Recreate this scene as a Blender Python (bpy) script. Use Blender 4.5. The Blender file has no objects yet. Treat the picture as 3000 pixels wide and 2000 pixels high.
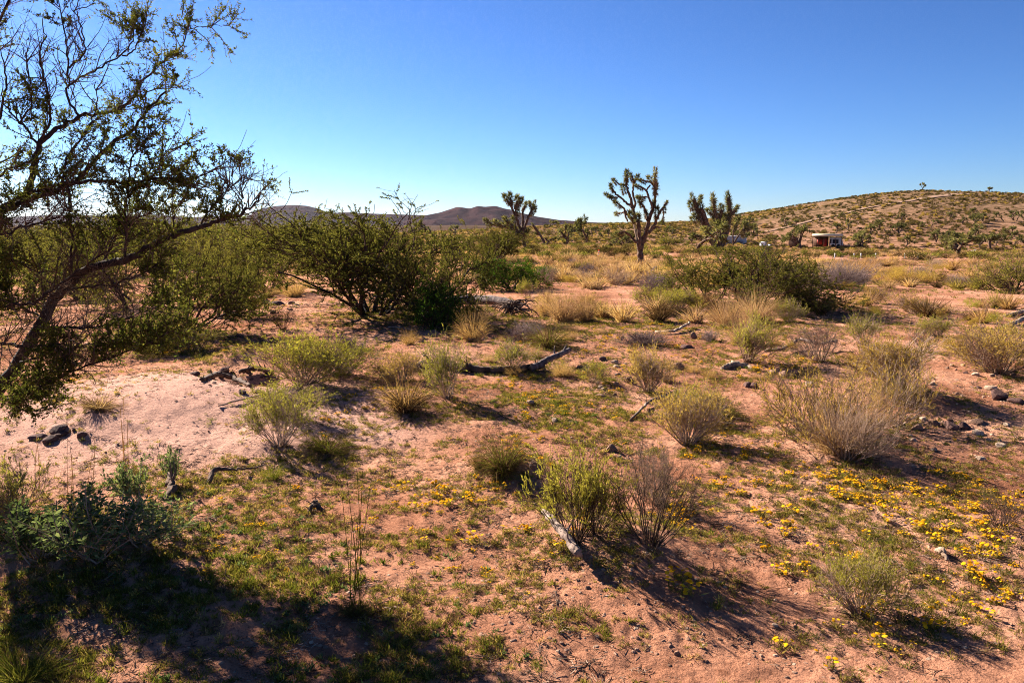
import bpy, math, random
import numpy as np
from mathutils import Vector, Matrix, Euler
PI = math.pi
R = math.radians
C = bpy.context.scene.collection
scn = bpy.context.scene

# ------------------------------------------------------------------ camera, sky, sun
F_PX = 2333.0                      # focal length in pixels of the 3000 x 2000 photograph
PITCH = math.atan(335 / F_PX)
EYE = 1.7
cam_d = bpy.data.cameras.new('camera')
cam_d.sensor_width = 36
cam_d.lens = F_PX / 3000 * 36
cam_d.clip_start = 0.05
cam_d.clip_end = 20000
cam = bpy.data.objects.new('camera', cam_d)
cam.location = (0, 0, EYE)
cam.rotation_euler = (PI / 2 - PITCH, 0, 0)
C.objects.link(cam)
scn.camera = cam

SUN_AZ, SUN_EL = -45.0, 28.0
S_DIR = Vector((math.sin(R(SUN_AZ)) * math.cos(R(SUN_EL)), math.cos(R(SUN_AZ)) * math.cos(R(SUN_EL)), math.sin(R(SUN_EL))))
world = bpy.data.worlds.new('World')
scn.world = world
world.use_nodes = True
wn, wl = world.node_tree.nodes, world.node_tree.links
sky = wn.new('ShaderNodeTexSky')
sky.sky_type = 'NISHITA'
sky.sun_disc = False
sky.sun_elevation = R(SUN_EL)
sky.sun_rotation = R(SUN_AZ)
sky.altitude = 3000
sky.air_density = 1.24
sky.dust_density = 1.0
sky.ozone_density = 7.9
gam = wn.new('ShaderNodeGamma')
gam.inputs['Gamma'].default_value = 1.3
tint = wn.new('ShaderNodeMix'); tint.data_type = 'RGBA'; tint.blend_type = 'MULTIPLY'; tint.inputs[0].default_value = 1
tint.inputs[7].default_value = (0.475, 0.425, 0.43, 1)
wl.new(sky.outputs[0], gam.inputs['Color'])
wl.new(gam.outputs[0], tint.inputs[6])
wl.new(tint.outputs[2], wn['Background'].inputs[0])
wn['Background'].inputs[1].default_value = 0.05
sun_d = bpy.data.lights.new('sun', 'SUN')
sun_d.energy = 5.0
sun_d.angle = R(0.5)
sun_d.color = (1.0, 0.89, 0.765)
sun = bpy.data.objects.new('sun', sun_d)
sun.rotation_euler = S_DIR.to_track_quat('Z', 'Y').to_euler()
sun.location = (-20, 30, 30)
C.objects.link(sun)
vs = scn.view_settings
scn.display_settings.display_device = 'sRGB'
vs.view_transform = 'Standard'
vs.look = 'None'
vs.gamma = 1
vs.use_curve_mapping = False
vs.exposure = 1.98
scn.render.engine = 'CYCLES'
scn.cycles.max_bounces = 5
scn.cycles.diffuse_bounces = 1
scn.cycles.glossy_bounces = 1
scn.cycles.transmission_bounces = 2
scn.cycles.volume_bounces = 0
scn.cycles.pixel_filter_type = 'BLACKMAN_HARRIS'
scn.cycles.filter_width = 1.0
scn.cycles.use_denoising = True
scn.cycles.denoising_prefilter = 'NONE'
scn.cycles.use_adaptive_sampling = True
scn.cycles.adaptive_threshold = 0.02
scn.cycles.caustics_reflective = False
scn.cycles.caustics_refractive = False

# ------------------------------------------------------------------ noise and terrain
_tab = np.random.RandomState(7).rand(512, 512)

def vnoise(x, y, seed=0):
    x = np.asarray(x, float) + seed * 17.31
    y = np.asarray(y, float) + seed * 9.17
    xi = np.floor(x).astype(int); yi = np.floor(y).astype(int)
    fx = x - xi; fy = y - yi
    fx = fx * fx * (3 - 2 * fx); fy = fy * fy * (3 - 2 * fy)
    a = _tab[xi & 511, yi & 511]; b = _tab[(xi + 1) & 511, yi & 511]
    c = _tab[xi & 511, (yi + 1) & 511]; d = _tab[(xi + 1) & 511, (yi + 1) & 511]
    return (a * (1 - fx) + b * fx) * (1 - fy) + (c * (1 - fx) + d * fx) * fy - 0.5

def sstep(a, b, x):
    t = np.clip((x - a) / (b - a), 0, 1)
    return t * t * (3 - 2 * t)

cp, sp = math.cos(PITCH), math.sin(PITCH)

def ray(px, py):
    px = np.asarray(px, float); py = np.asarray(py, float)
    a = (px - 1500) / F_PX; b = (1000 - py) / F_PX
    return a, cp + b * sp, -sp + b * cp          # not normalised; depth along the axis = 1

def at(px, py, dist):
    """point on the ray of a pixel at horizontal distance dist (along +Y)"""
    dx, dy, dz = ray(px, py)
    t = dist / dy
    return np.array([dx * t, dy * t, EYE + dz * t])

def proj(x, y, z):
    x = np.asarray(x, float); y = np.asarray(y, float); z = np.asarray(z, float) - EYE
    dep = y * cp - z * sp
    up = y * sp + z * cp
    dep = np.where(dep < 0.05, 0.05, dep)
    return 1500 + x / dep * F_PX, 1000 - up / dep * F_PX, dep

def flat(px, py, z=0.0):
    dx, dy, dz = ray(px, py)
    t = (z - EYE) / dz
    return float(dx * t), float(dy * t)

# skyline of the hill on the right: pixel pairs turned into azimuth / crest height
CREST_R = 330.0
_hp = [(1150, 690), (1400, 676), (1650, 664), (1800, 657), (1950, 655), (2050, 652), (2110, 640), (2180, 628), (2300, 609), (2400, 594),
       (2500, 578), (2600, 566), (2700, 558), (2850, 559), (2920, 563), (3000, 567), (3200, 574), (3500, 600), (4200, 660), (5200, 720)]
_haz, _hz = [], []
for (a_, b_) in _hp:
    dx, dy, dz = ray(a_, b_)
    _haz.append(math.atan2(dx, dy)); _hz.append(EYE + dz / math.hypot(dx, dy) * CREST_R)
_haz = np.array(_haz); _hz = np.array(_hz)

# small mounds and hollows: (px, py, radius m, height m)
_md = [(500, 1190, 1.5, 0.20), (420, 1260, 0.9, 0.06), (740, 1160, 0.36, -0.26), (700, 1095, 0.34, 0.16), (1490, 1395, 0.26, 0.13), (1700, 1600, 0.35, 0.10),
       (1900, 1610, 0.3, 0.08), (1180, 1190, 0.35, 0.10), (860, 1090, 0.5, 0.08), (2450, 1300, 0.7, 0.10), (800, 1310, 0.35, 0.06),
       (1200, 930, 1.4, 0.12), (2200, 900, 1.6, 0.15), (2650, 1180, 0.6, 0.12), (1630, 1010, 0.5, 0.08), (2600, 1480, 1.1, 0.05),
       (300, 1620, 0.5, 0.08), (2060, 1290, 0.35, 0.05), (1800, 1740, 0.6, 0.05), (1300, 1060, 0.9, 0.10), (1060, 1330, 0.8, -0.05)]
MOUNDS = [(*flat(a_, b_), c_, d_) for a_, b_, c_, d_ in _md]

def hill_part(x, y):
    r = np.hypot(x, y); az = np.arctan2(x, y)
    crest = np.interp(az, _haz, _hz + 3.6, left=0, right=0)
    crest = np.maximum(crest, 0)
    up = sstep(150, CREST_R, r) * 0.55 + np.clip((r - 165) / (CREST_R - 165), 0, 1) * 0.45
    dn = 1 - 0.9 * sstep(CREST_R + 15, CREST_R + 260, r)
    n = vnoise(x / 40, y / 40, 3) * 1.6 + vnoise(x / 14, y / 14, 4) * 0.6
    side = np.clip(crest / 8, 0, 1)
    return crest * up * dn + n * side * sstep(165, 230, r) * (0.25 + 0.75 * (1 - sstep(CREST_R - 70, CREST_R - 5, r)))

def H(x, y, fine=True):
    x = np.asarray(x, float); y = np.asarray(y, float)
    r = np.hypot(x, y)
    z = -0.0165 * np.clip(r - 12, 0, 210)
    z = z + 12.5 * sstep(430, 3600, r)
    z = z + hill_part(x, y)
    near = 1 - sstep(60, 140, r)
    z = z + near * (vnoise(x / 5, y / 5, 5) * 0.16 + vnoise(x / 1.7, y / 1.7, 6) * 0.07) * sstep(1.5, 6, r)
    z = z + (1 - near) * vnoise(x / 30, y / 30, 8) * 0.5 * (1 - sstep(900, 2500, r))
    nn = 1 - sstep(18, 35, r)
    z = z + nn * (vnoise(x / 0.45, y / 0.45, 9) * 0.030 + np.abs(vnoise(x / 0.16, y / 0.16, 10)) * 0.032 + np.abs(vnoise(x / 0.07, y / 0.07, 11)) * 0.024 + vnoise(x / 0.035, y / 0.035, 12) * 0.010)
    for mx, my, mr, mh in MOUNDS:
        z = z + mh * np.exp(-((x - mx) ** 2 + (y - my) ** 2) / (mr * mr))
    return z

def ground(px, py):
    """first hit of the rays of pixels with the terrain (arrays)"""
    px = np.atleast_1d(np.asarray(px, float)); py = np.atleast_1d(np.asarray(py, float))
    dx, dy, dz = ray(px, py)
    n = np.sqrt(dx * dx + dy * dy + dz * dz); dx, dy, dz = dx / n, dy / n, dz / n
    t = np.full(px.shape, 1.6); lo = t.copy(); done = np.zeros(px.shape, bool)
    hi = np.full(px.shape, 5000.0)
    for k in range(330):
        tn = t * 1.025
        z = EYE + dz * tn
        hit = (~done) & (z < H(dx * tn, dy * tn))
        lo = np.where(hit, t, lo); hi = np.where(hit, tn, hi)
        done |= hit
        t = tn
        if done.all(): break
    lo = np.where(done, lo, 4000)
    for k in range(14):
        m = (lo + hi) / 2
        below = EYE + dz * m < H(dx * m, dy * m)
        hi = np.where(below, m, hi); lo = np.where(below, lo, m)
    x, y = dx * hi, dy * hi
    return x, y, H(x, y)

def g1(px, py):
    x, y, z = ground([px], [py])
    return float(x[0]), float(y[0]), float(z[0])

# ------------------------------------------------------------------ materials
def mat(name, rough=0.9):
    m = bpy.data.materials.new(name); m.use_nodes = True
    b = m.node_tree.nodes['Principled BSDF']
    b.inputs['Roughness'].default_value = rough
    b.inputs['Specular IOR Level'].default_value = 0.2
    return m, m.node_tree.nodes, m.node_tree.links, b

def ramp(nt, cols):
    r = nt.new('ShaderNodeValToRGB')
    el = r.color_ramp.elements
    while len(el) < len(cols): el.new(0.5)
    for e, (p, c) in zip(el, cols):
        e.position = p; e.color = (*c, 1)
    return r

def leaf_mat(name, c1, c2, c3=None, trans=0.45, tint=1.25, rough=0.6):
    """leaf-like sheet: diffuse plus light that passes through, colour varies leaf by leaf and plant by plant"""
    m = bpy.data.materials.new(name); m.use_nodes = True
    nt, ln = m.node_tree.nodes, m.node_tree.links
    nt.clear()
    out = nt.new('ShaderNodeOutputMaterial')
    geo = nt.new('ShaderNodeNewGeometry')
    oi = nt.new('ShaderNodeObjectInfo')
    tc = nt.new('ShaderNodeTexCoord')
    no = nt.new('ShaderNodeTexNoise'); no.inputs['Scale'].default_value = 3.0; no.inputs['Detail'].default_value = 1
    ln.new(tc.outputs['Object'], no.inputs['Vector'])
    a = nt.new('ShaderNodeMath'); a.operation = 'MULTIPLY_ADD'
    ln.new(geo.outputs['Random Per Island'], a.inputs[0]); a.inputs[1].default_value = 0.55
    b = nt.new('ShaderNodeMath'); b.operation = 'MULTIPLY_ADD'
    ln.new(oi.outputs['Random'], b.inputs[0]); b.inputs[1].default_value = 0.35; b.inputs[2].default_value = -0.12
    ln.new(b.outputs[0], a.inputs[2])
    c = nt.new('ShaderNodeMath'); c.operation = 'MULTIPLY_ADD'
    ln.new(no.outputs[0], c.inputs[0]); c.inputs[1].default_value = 0.35; ln.new(a.outputs[0], c.inputs[2])
    r = ramp(nt, [(0.12, c1), (0.55, c2), (0.95, c3 or c2)])
    ln.new(c.outputs[0], r.inputs[0])
    d = nt.new('ShaderNodeBsdfDiffuse'); ln.new(r.outputs[0], d.inputs[0])
    t = nt.new('ShaderNodeBsdfTranslucent')
    mx = nt.new('ShaderNodeMix'); mx.data_type = 'RGBA'; mx.blend_type = 'MULTIPLY'; mx.inputs[0].default_value = 1
    ln.new(r.outputs[0], mx.inputs[6]); mx.inputs[7].default_value = (tint, tint * 1.02, tint * 0.6, 1)
    ln.new(mx.outputs[2], t.inputs[0])
    s = nt.new('ShaderNodeMixShader'); s.inputs[0].default_value = trans
    ln.new(d.outputs[0], s.inputs[1]); ln.new(t.outputs[0], s.inputs[2])
    ln.new(s.outputs[0], out.inputs[0])
    return m

def solid_mat(name, c1, c2, scale=8.0, rough=0.9, bump=0.3, bscale=30.0, stretch=(1, 1, 1), dist=0.01, island=0.0):
    m, nt, ln, b = mat(name, rough)
    tc = nt.new('ShaderNodeTexCoord')
    mp = nt.new('ShaderNodeMapping'); mp.inputs['Scale'].default_value = stretch
    ln.new(tc.outputs['Object'], mp.inputs[0])
    no = nt.new('ShaderNodeTexNoise'); no.inputs['Scale'].default_value = scale; no.inputs['Detail'].default_value = 5
    ln.new(mp.outputs[0], no.inputs['Vector'])
    r = ramp(nt, [(0.35, c1), (0.65, c2)])
    if island:
        oi = nt.new('ShaderNodeObjectInfo')
        q = nt.new('ShaderNodeMath'); q.operation = 'MULTIPLY_ADD'
        ln.new(oi.outputs['Random'], q.inputs[0]); q.inputs[1].default_value = island
        ln.new(no.outputs[0], q.inputs[2])
        q2 = nt.new('ShaderNodeMath'); q2.operation = 'SUBTRACT'; ln.new(q.outputs[0], q2.inputs[0]); q2.inputs[1].default_value = island / 2
        ln.new(q2.outputs[0], r.inputs[0])
    else:
        ln.new(no.outputs[0], r.inputs[0])
    ln.new(r.outputs[0], b.inputs['Base Color'])
    if bump:
        n2 = nt.new('ShaderNodeTexNoise'); n2.inputs['Scale'].default_value = bscale; n2.inputs['Detail'].default_value = 6
        ln.new(mp.outputs[0], n2.inputs['Vector'])
        bp = nt.new('ShaderNodeBump'); bp.inputs['Strength'].default_value = bump; bp.inputs['Distance'].default_value = dist
        ln.new(n2.outputs[0], bp.inputs['Height']); ln.new(bp.outputs[0], b.inputs['Normal'])
    return m

def ground_mat():
    m, nt, ln, b = mat('desert_soil', 0.95)
    geo = nt.new('ShaderNodeNewGeometry')
    def noise(sc, det, rough=0.55):
        n = nt.new('ShaderNodeTexNoise'); n.inputs['Scale'].default_value = sc; n.inputs['Detail'].default_value = det
        n.inputs['Roughness'].default_value = rough
        ln.new(geo.outputs['Position'], n.inputs['Vector']); return n
    n1 = noise(0.7, 4); n2 = noise(9, 6, 0.7); n3 = noise(60, 5, 0.75); n4 = noise(0.06, 3)
    r1 = ramp(nt, [(0.34, (0.27, 0.118, 0.068)), (0.50, (0.45, 0.218, 0.134)), (0.70, (0.56, 0.31, 0.205))])
    ln.new(n1.outputs[0], r1.inputs[0])
    r2 = ramp(nt, [(0.30, (0.42, 0.35, 0.31)), (0.46, (0.94, 0.93, 0.92)), (0.70, (1.12, 1.10, 1.08))])
    ln.new(n2.outputs[0], r2.inputs[0])
    mx = nt.new('ShaderNodeMix'); mx.data_type = 'RGBA'; mx.blend_type = 'MULTIPLY'; mx.inputs[0].default_value = 0.8
    ln.new(r1.outputs[0], mx.inputs[6]); ln.new(r2.outputs[0], mx.inputs[7])
    r3 = ramp(nt, [(0.34, (0.30, 0.24, 0.22)), (0.46, (1, 1, 1)), (0.62, (1, 1, 1)), (0.74, (1.35, 1.3, 1.25))])
    ln.new(n3.outputs[0], r3.inputs[0])
    mx2 = nt.new('ShaderNodeMix'); mx2.data_type = 'RGBA'; mx2.blend_type = 'MULTIPLY'; mx2.inputs[0].default_value = 0.75
    ln.new(mx.outputs[2], mx2.inputs[6]); ln.new(r3.outputs[0], mx2.inputs[7])
    # wind-blown sand bank, paler and pinker than the crusted soil round it
    sb = nt.new('ShaderNodeVectorMath'); sb.operation = 'SUBTRACT'; ln.new(geo.outputs['Position'], sb.inputs[0]); sb.inputs[1].default_value = (-2.75, 6.6, 0)
    sc_ = nt.new('ShaderNodeVectorMath'); sc_.operation = 'MULTIPLY'; ln.new(sb.outputs[0], sc_.inputs[0]); sc_.inputs[1].default_value = (0.55, 0.62, 0)
    le = nt.new('ShaderNodeVectorMath'); le.operation = 'LENGTH'; ln.new(sc_.outputs[0], le.inputs[0])
    wv = nt.new('ShaderNodeMath'); wv.operation = 'MULTIPLY_ADD'; ln.new(n1.outputs[0], wv.inputs[0]); wv.inputs[1].default_value = 1.2; ln.new(le.outputs['Value'], wv.inputs[2])
    ms = nt.new('ShaderNodeMapRange'); ln.new(wv.outputs[0], ms.inputs[0]); ms.inputs[1].default_value = 1.25; ms.inputs[2].default_value = 1.9; ms.inputs[3].default_value = 0.85; ms.inputs[4].default_value = 0
    mx4 = nt.new('ShaderNodeMix'); mx4.data_type = 'RGBA'; ln.new(ms.outputs[0], mx4.inputs[0]); ln.new(mx2.outputs[2], mx4.inputs[6]); mx4.inputs[7].default_value = (0.60, 0.365, 0.285, 1)
    mx2 = mx4
    # far away the soil is broken up by grass and low scrub one can no longer tell apart
    cd = nt.new('ShaderNodeVectorMath'); cd.operation = 'LENGTH'; ln.new(geo.outputs['Position'], cd.inputs[0])
    mr = nt.new('ShaderNodeMapRange'); ln.new(cd.outputs['Value'], mr.inputs[0])
    mr.inputs[1].default_value = 50; mr.inputs[2].default_value = 260
    n5 = noise(0.45, 7, 0.75)
    r5 = ramp(nt, [(0.40, (0.06, 0.045, 0.02)), (0.50, (0.16, 0.098, 0.055)), (0.62, (0.31, 0.185, 0.125))])
    ln.new(n5.outputs[0], r5.inputs[0])
    mx3 = nt.new('ShaderNodeMix'); mx3.data_type = 'RGBA'
    ln.new(mr.outputs[0], mx3.inputs[0]); ln.new(mx2.outputs[2], mx3.inputs[6]); ln.new(r5.outputs[0], mx3.inputs[7])
    mr2 = nt.new('ShaderNodeMapRange'); ln.new(cd.outputs['Value'], mr2.inputs[0]); mr2.inputs[1].default_value = 420; mr2.inputs[2].default_value = 900
    n7 = noise(0.012, 6, 0.7); r7 = ramp(nt, [(0.38, (0.035, 0.028, 0.016)), (0.62, (0.115, 0.07, 0.05))]); ln.new(n7.outputs[0], r7.inputs[0])
    mx5 = nt.new('ShaderNodeMix'); mx5.data_type = 'RGBA'; ln.new(mr2.outputs[0], mx5.inputs[0]); ln.new(mx3.outputs[2], mx5.inputs[6]); ln.new(r7.outputs[0], mx5.inputs[7])
    mx3 = mx5
    ln.new(mx3.outputs[2], b.inputs['Base Color'])
    ad = nt.new('ShaderNodeMath'); ad.operation = 'MULTIPLY_ADD'
    n6 = noise(22, 8, 0.7)
    ln.new(n3.outputs[0], ad.inputs[0]); ad.inputs[1].default_value = 0.35; ln.new(n6.outputs[0], ad.inputs[2])
    bp = nt.new('ShaderNodeBump'); bp.inputs['Strength'].default_value = 0.9; bp.inputs['Distance'].default_value = 0.05
    ln.new(ad.outputs[0], bp.inputs['Height']); ln.new(bp.outputs[0], b.inputs['Normal'])
    return m

M = {}
M['soil'] = ground_mat()
M['mesq_leaf'] = leaf_mat('mesquite_leaf', (0.045, 0.046, 0.013), (0.130, 0.122, 0.030), (0.28, 0.235, 0.065), 0.5)
M['tree_leaf'] = leaf_mat('tree_leaf', (0.025, 0.034, 0.010), (0.075, 0.082, 0.018), (0.20, 0.17, 0.045), 0.55)
M['fresh_leaf'] = leaf_mat('fresh_broom_leaf', (0.10, 0.092, 0.016), (0.245, 0.215, 0.036), (0.44, 0.36, 0.09), 0.5)
M['lush_leaf'] = leaf_mat('lush_leaf', (0.03, 0.06, 0.008), (0.065, 0.12, 0.014), (0.13, 0.19, 0.03), 0.45)
M['broom_leaf'] = leaf_mat('broom_leaf', (0.11, 0.105, 0.020), (0.27, 0.24, 0.045), (0.46, 0.38, 0.10), 0.45)
M['broom_gold'] = leaf_mat('golden_broom_leaf', (0.20, 0.13, 0.035), (0.38, 0.25, 0.07), (0.52, 0.37, 0.13), 0.45)
M['far_leaf'] = leaf_mat('distant_scrub_leaf', (0.045, 0.034, 0.012), (0.10, 0.074, 0.028), (0.20, 0.14, 0.06), 0.35)
M['straw'] = leaf_mat('dry_grass_blade', (0.24, 0.13, 0.055), (0.48, 0.29, 0.135), (0.70, 0.49, 0.27), 0.4, 1.1)
M['straw_pink'] = leaf_mat('faded_dry_grass', (0.22, 0.12, 0.07), (0.42, 0.25, 0.15), (0.60, 0.41, 0.27), 0.4, 1.1)
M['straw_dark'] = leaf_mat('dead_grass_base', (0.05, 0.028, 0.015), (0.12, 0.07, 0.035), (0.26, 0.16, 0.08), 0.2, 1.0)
M['grass_green'] = leaf_mat('green_grass_blade', (0.04, 0.050, 0.008), (0.095, 0.100, 0.016), (0.25, 0.20, 0.055), 0.5)
M['tuft'] = leaf_mat('ground_plant_leaf', (0.075, 0.058, 0.013), (0.20, 0.158, 0.037), (0.40, 0.285, 0.105), 0.4)
M['petal'] = leaf_mat('yellow_petal', (0.62, 0.26, 0.01), (0.78, 0.42, 0.015), (0.86, 0.55, 0.03), 0.35, 1.0)
M['weed_leaf'] = leaf_mat('grey_green_leaf', (0.04, 0.06, 0.024), (0.11, 0.145, 0.06), (0.26, 0.28, 0.14), 0.4)
M['yucca_leaf'] = leaf_mat('yucca_leaf', (0.14, 0.16, 0.07), (0.28, 0.29, 0.13), (0.45, 0.42, 0.24), 0.25)
M['joshua_leaf'] = leaf_mat('joshua_leaf', (0.055, 0.060, 0.024), (0.16, 0.150, 0.058), (0.36, 0.31, 0.13), 0.3)
M['joshua_dead'] = leaf_mat('joshua_dead_leaf', (0.10, 0.065, 0.035), (0.22, 0.15, 0.08), (0.38, 0.28, 0.16), 0.2, 1.0)
M['twig'] = leaf_mat('twig_bark', (0.035, 0.02, 0.014), (0.085, 0.054, 0.038), (0.20, 0.14, 0.10), 0.0)
M['twig_pale'] = leaf_mat('pale_twig_bark', (0.16, 0.10, 0.07), (0.30, 0.20, 0.14), (0.48, 0.36, 0.27), 0.0)
M['twig_purple'] = leaf_mat('grey_twig_bark', (0.10, 0.07, 0.065), (0.20, 0.145, 0.13), (0.34, 0.25, 0.22), 0.0)
M['bark'] = solid_mat('dark_bark', (0.014, 0.009, 0.008), (0.05, 0.034, 0.028), 25, 0.95, 0.8, 60, (1, 1, 0.3))
M['joshua_bark'] = solid_mat('joshua_bark', (0.055, 0.032, 0.021), (0.175, 0.108, 0.068), 9, 0.95, 0.9, 22, (1, 1, 0.5), 0.04)
M['grey_wood'] = solid_mat('weathered_wood', (0.07, 0.048, 0.036), (0.30, 0.215, 0.17), 14, 0.9, 0.8, 40, (1, 1, 0.2), 0.01)
M['pale_wood'] = solid_mat('bleached_wood', (0.16, 0.105, 0.07), (0.46, 0.35, 0.25), 14, 0.9, 0.8, 40, (1, 1, 0.2), 0.01)
M['shade_wood'] = solid_mat('shaded_grey_wood', (0.05, 0.036, 0.034), (0.19, 0.145, 0.135), 14, 0.95, 0.9, 35, (1, 1, 0.3), 0.015)  # darker copy of the weathered wood, shade on the logs put into its colour
M['dark_wood'] = solid_mat('rotted_dark_wood', (0.035, 0.022, 0.016), (0.16, 0.10, 0.07), 14, 0.95, 0.9, 35, (1, 1, 0.3), 0.015)
M['rock_dark'] = solid_mat('dark_basalt', (0.07, 0.038, 0.034), (0.18, 0.105, 0.088), 12, 0.85, 0.8, 45, dist=0.01, island=0.25)
M['rock_brown'] = solid_mat('brown_rock', (0.16, 0.09, 0.06), (0.36, 0.22, 0.15), 10, 0.85, 0.8, 45, dist=0.01, island=0.25)
M['rock_pale'] = solid_mat('pale_rock', (0.34, 0.22, 0.15), (0.56, 0.42, 0.30), 10, 0.85, 0.7, 45, dist=0.01, island=0.25)
M['clod'] = solid_mat('soil_clod', (0.26, 0.14, 0.09), (0.46, 0.28, 0.19), 12, 0.95, 0.6, 60, dist=0.01, island=0.4)
M['white_paint'] = solid_mat('faded_white_paint', (0.60, 0.58, 0.54), (0.80, 0.78, 0.74), 2, 0.5, 0)
M['cream_metal'] = solid_mat('cream_roof_metal', (0.62, 0.52, 0.34), (0.74, 0.64, 0.44), 2, 0.5, 0)
M['red_paint'] = solid_mat('red_paint', (0.30, 0.025, 0.018), (0.42, 0.05, 0.03), 2, 0.6, 0)
M['brown_board'] = solid_mat('brown_boards', (0.08, 0.035, 0.02), (0.17, 0.085, 0.05), 2, 0.8, 0)
M['blue_metal'] = solid_mat('blue_grey_sheet_metal', (0.50, 0.58, 0.68), (0.66, 0.72, 0.80), 2, 0.5, 0)
M['dark_opening'] = solid_mat('dark_glass', (0.015, 0.018, 0.022), (0.03, 0.034, 0.04), 2, 0.2, 0)
M['orange'] = solid_mat('orange_plastic', (0.85, 0.10, 0.015), (0.95, 0.16, 0.03), 2, 0.5, 0)
M['post_metal'] = solid_mat('grey_post_metal', (0.30, 0.30, 0.30), (0.5, 0.5, 0.5), 5, 0.5, 0)
M['rubber'] = solid_mat('black_rubber', (0.012, 0.012, 0.012), (0.03, 0.03, 0.03), 5, 0.8, 0)
M['mount'] = solid_mat('mountain_rock', (0.016, 0.008, 0.010), (0.050, 0.026, 0.025), 0.012, 0.95, 1.0, 0.02, dist=12.0)
M['mount'].node_tree.nodes['Principled BSDF'].inputs['Specular IOR Level'].default_value = 0.0
M['soil'].node_tree.nodes['Principled BSDF'].inputs['Specular IOR Level'].default_value = 0.0
for _k in ('rock_dark', 'rock_brown', 'rock_pale', 'clod'): M[_k].node_tree.nodes['Principled BSDF'].inputs['Specular IOR Level'].default_value = 0.05
M['track'] = solid_mat('track_gravel', (0.22, 0.13, 0.085), (0.32, 0.20, 0.135), 0.4, 0.95, 0.4, 3)

# ------------------------------------------------------------------ mesh helpers (all faces are quads)
def tubes(P, Rd, k=3):
    P = np.asarray(P, float); N, n, _ = P.shape
    Rd = np.broadcast_to(np.asarray(Rd, float), (N, n))
    T = np.gradient(P, axis=1)
    T /= np.linalg.norm(T, axis=2, keepdims=True) + 1e-9
    ref = np.zeros_like(T); ref[..., 0] = 0.83; ref[..., 1] = 0.31; ref[..., 2] = 0.11
    U = np.cross(T, ref); U /= np.linalg.norm(U, axis=2, keepdims=True) + 1e-9
    W = np.cross(T, U)
    a = np.arange(k) * 2 * PI / k
    V = P[:, :, None, :] + Rd[:, :, None, None] * (np.cos(a)[None, None, :, None] * U[:, :, None, :] + np.sin(a)[None, None, :, None] * W[:, :, None, :])
    V = V.reshape(-1, 3)
    i = np.arange(N)[:, None, None] * n * k + np.arange(n - 1)[None, :, None] * k
    j = np.arange(k)[None, None, :]; j2 = (np.arange(k) + 1) % k; j2 = j2[None, None, :]
    Fq = np.stack([i + j, i + j2, i + k + j2, i + k + j], axis=-1).reshape(-1, 4)
    return V, Fq

def ribbons(P, W):
    P = np.asarray(P, float); N, n, _ = P.shape
    W = np.broadcast_to(np.asarray(W, float), (N, n))
    T = P[:, -1] - P[:, 0]
    rs = np.random.RandomState(N + n)
    S = np.cross(T, rs.randn(N, 3) + np.array([0, 0, 0.01])); S /= np.linalg.norm(S, axis=1, keepdims=True) + 1e-9
    A = P - S[:, None, :] * W[..., None] / 2; B = P + S[:, None, :] * W[..., None] / 2
    V = np.stack([A, B], axis=2).reshape(-1, 3)
    i = (np.arange(N)[:, None] * n + np.arange(n - 1)[None, :]) * 2
    Fq = np.stack([i, i + 1, i + 3, i + 2], axis=-1).reshape(-1, 4)
    return V, Fq

def leaves(pos, d, L, Wd, rs, mid=0.45):
    d = d / (np.linalg.norm(d, axis=1, keepdims=True) + 1e-9)
    s = np.cross(d, rs.randn(*d.shape)); s /= np.linalg.norm(s, axis=1, keepdims=True) + 1e-9
    L = np.broadcast_to(L, (len(pos),))[:, None]; Wd = np.broadcast_to(Wd, (len(pos),))[:, None]
    a = pos; b = pos + d * L * mid + s * Wd / 2; c = pos + d * L; e = pos + d * L * mid - s * Wd / 2
    V = np.stack([a, b, c, e], axis=1).reshape(-1, 3)
    return V, np.arange(len(pos) * 4).reshape(-1, 4)

def unit(v): return v / (np.linalg.norm(v, axis=-1, keepdims=True) + 1e-9)

def grow(start, d, L, n, rs, up=0.0, wob=0.15, droop=0.0):
    """paths (N,n,3) that leave start along d, wander by wob and bend up"""
    N = len(start); P = np.zeros((N, n, 3)); P[:, 0] = start
    d = unit(np.array(d, float)); st = np.broadcast_to(np.asarray(L, float), (N,))[:, None] / (n - 1)
    for i in range(1, n):
        d = unit(d + rs.randn(N, 3) * wob + np.array([0, 0, up - droop * i / n]))
        P[:, i] = P[:, i - 1] + d * st
    return P

def branch(P, m, t0, t1, a0, a1, rs):
    """m starting points, directions and parent lengths on the paths P"""
    N, n, _ = P.shape
    idx = rs.randint(0, N, m); t = (t0 + (t1 - t0) * rs.rand(m)) * (n - 1.001)
    i = t.astype(int); f = (t - i)[:, None]
    A = P[idx, i]; B = P[idx, i + 1]
    T = unit(B - A)
    Q = unit(np.cross(T, rs.randn(m, 3)))
    a = (a0 + (a1 - a0) * rs.rand(m))[:, None]
    return A * (1 - f) + B * f, T * np.cos(a) + Q * np.sin(a), t / (n - 1)

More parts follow.
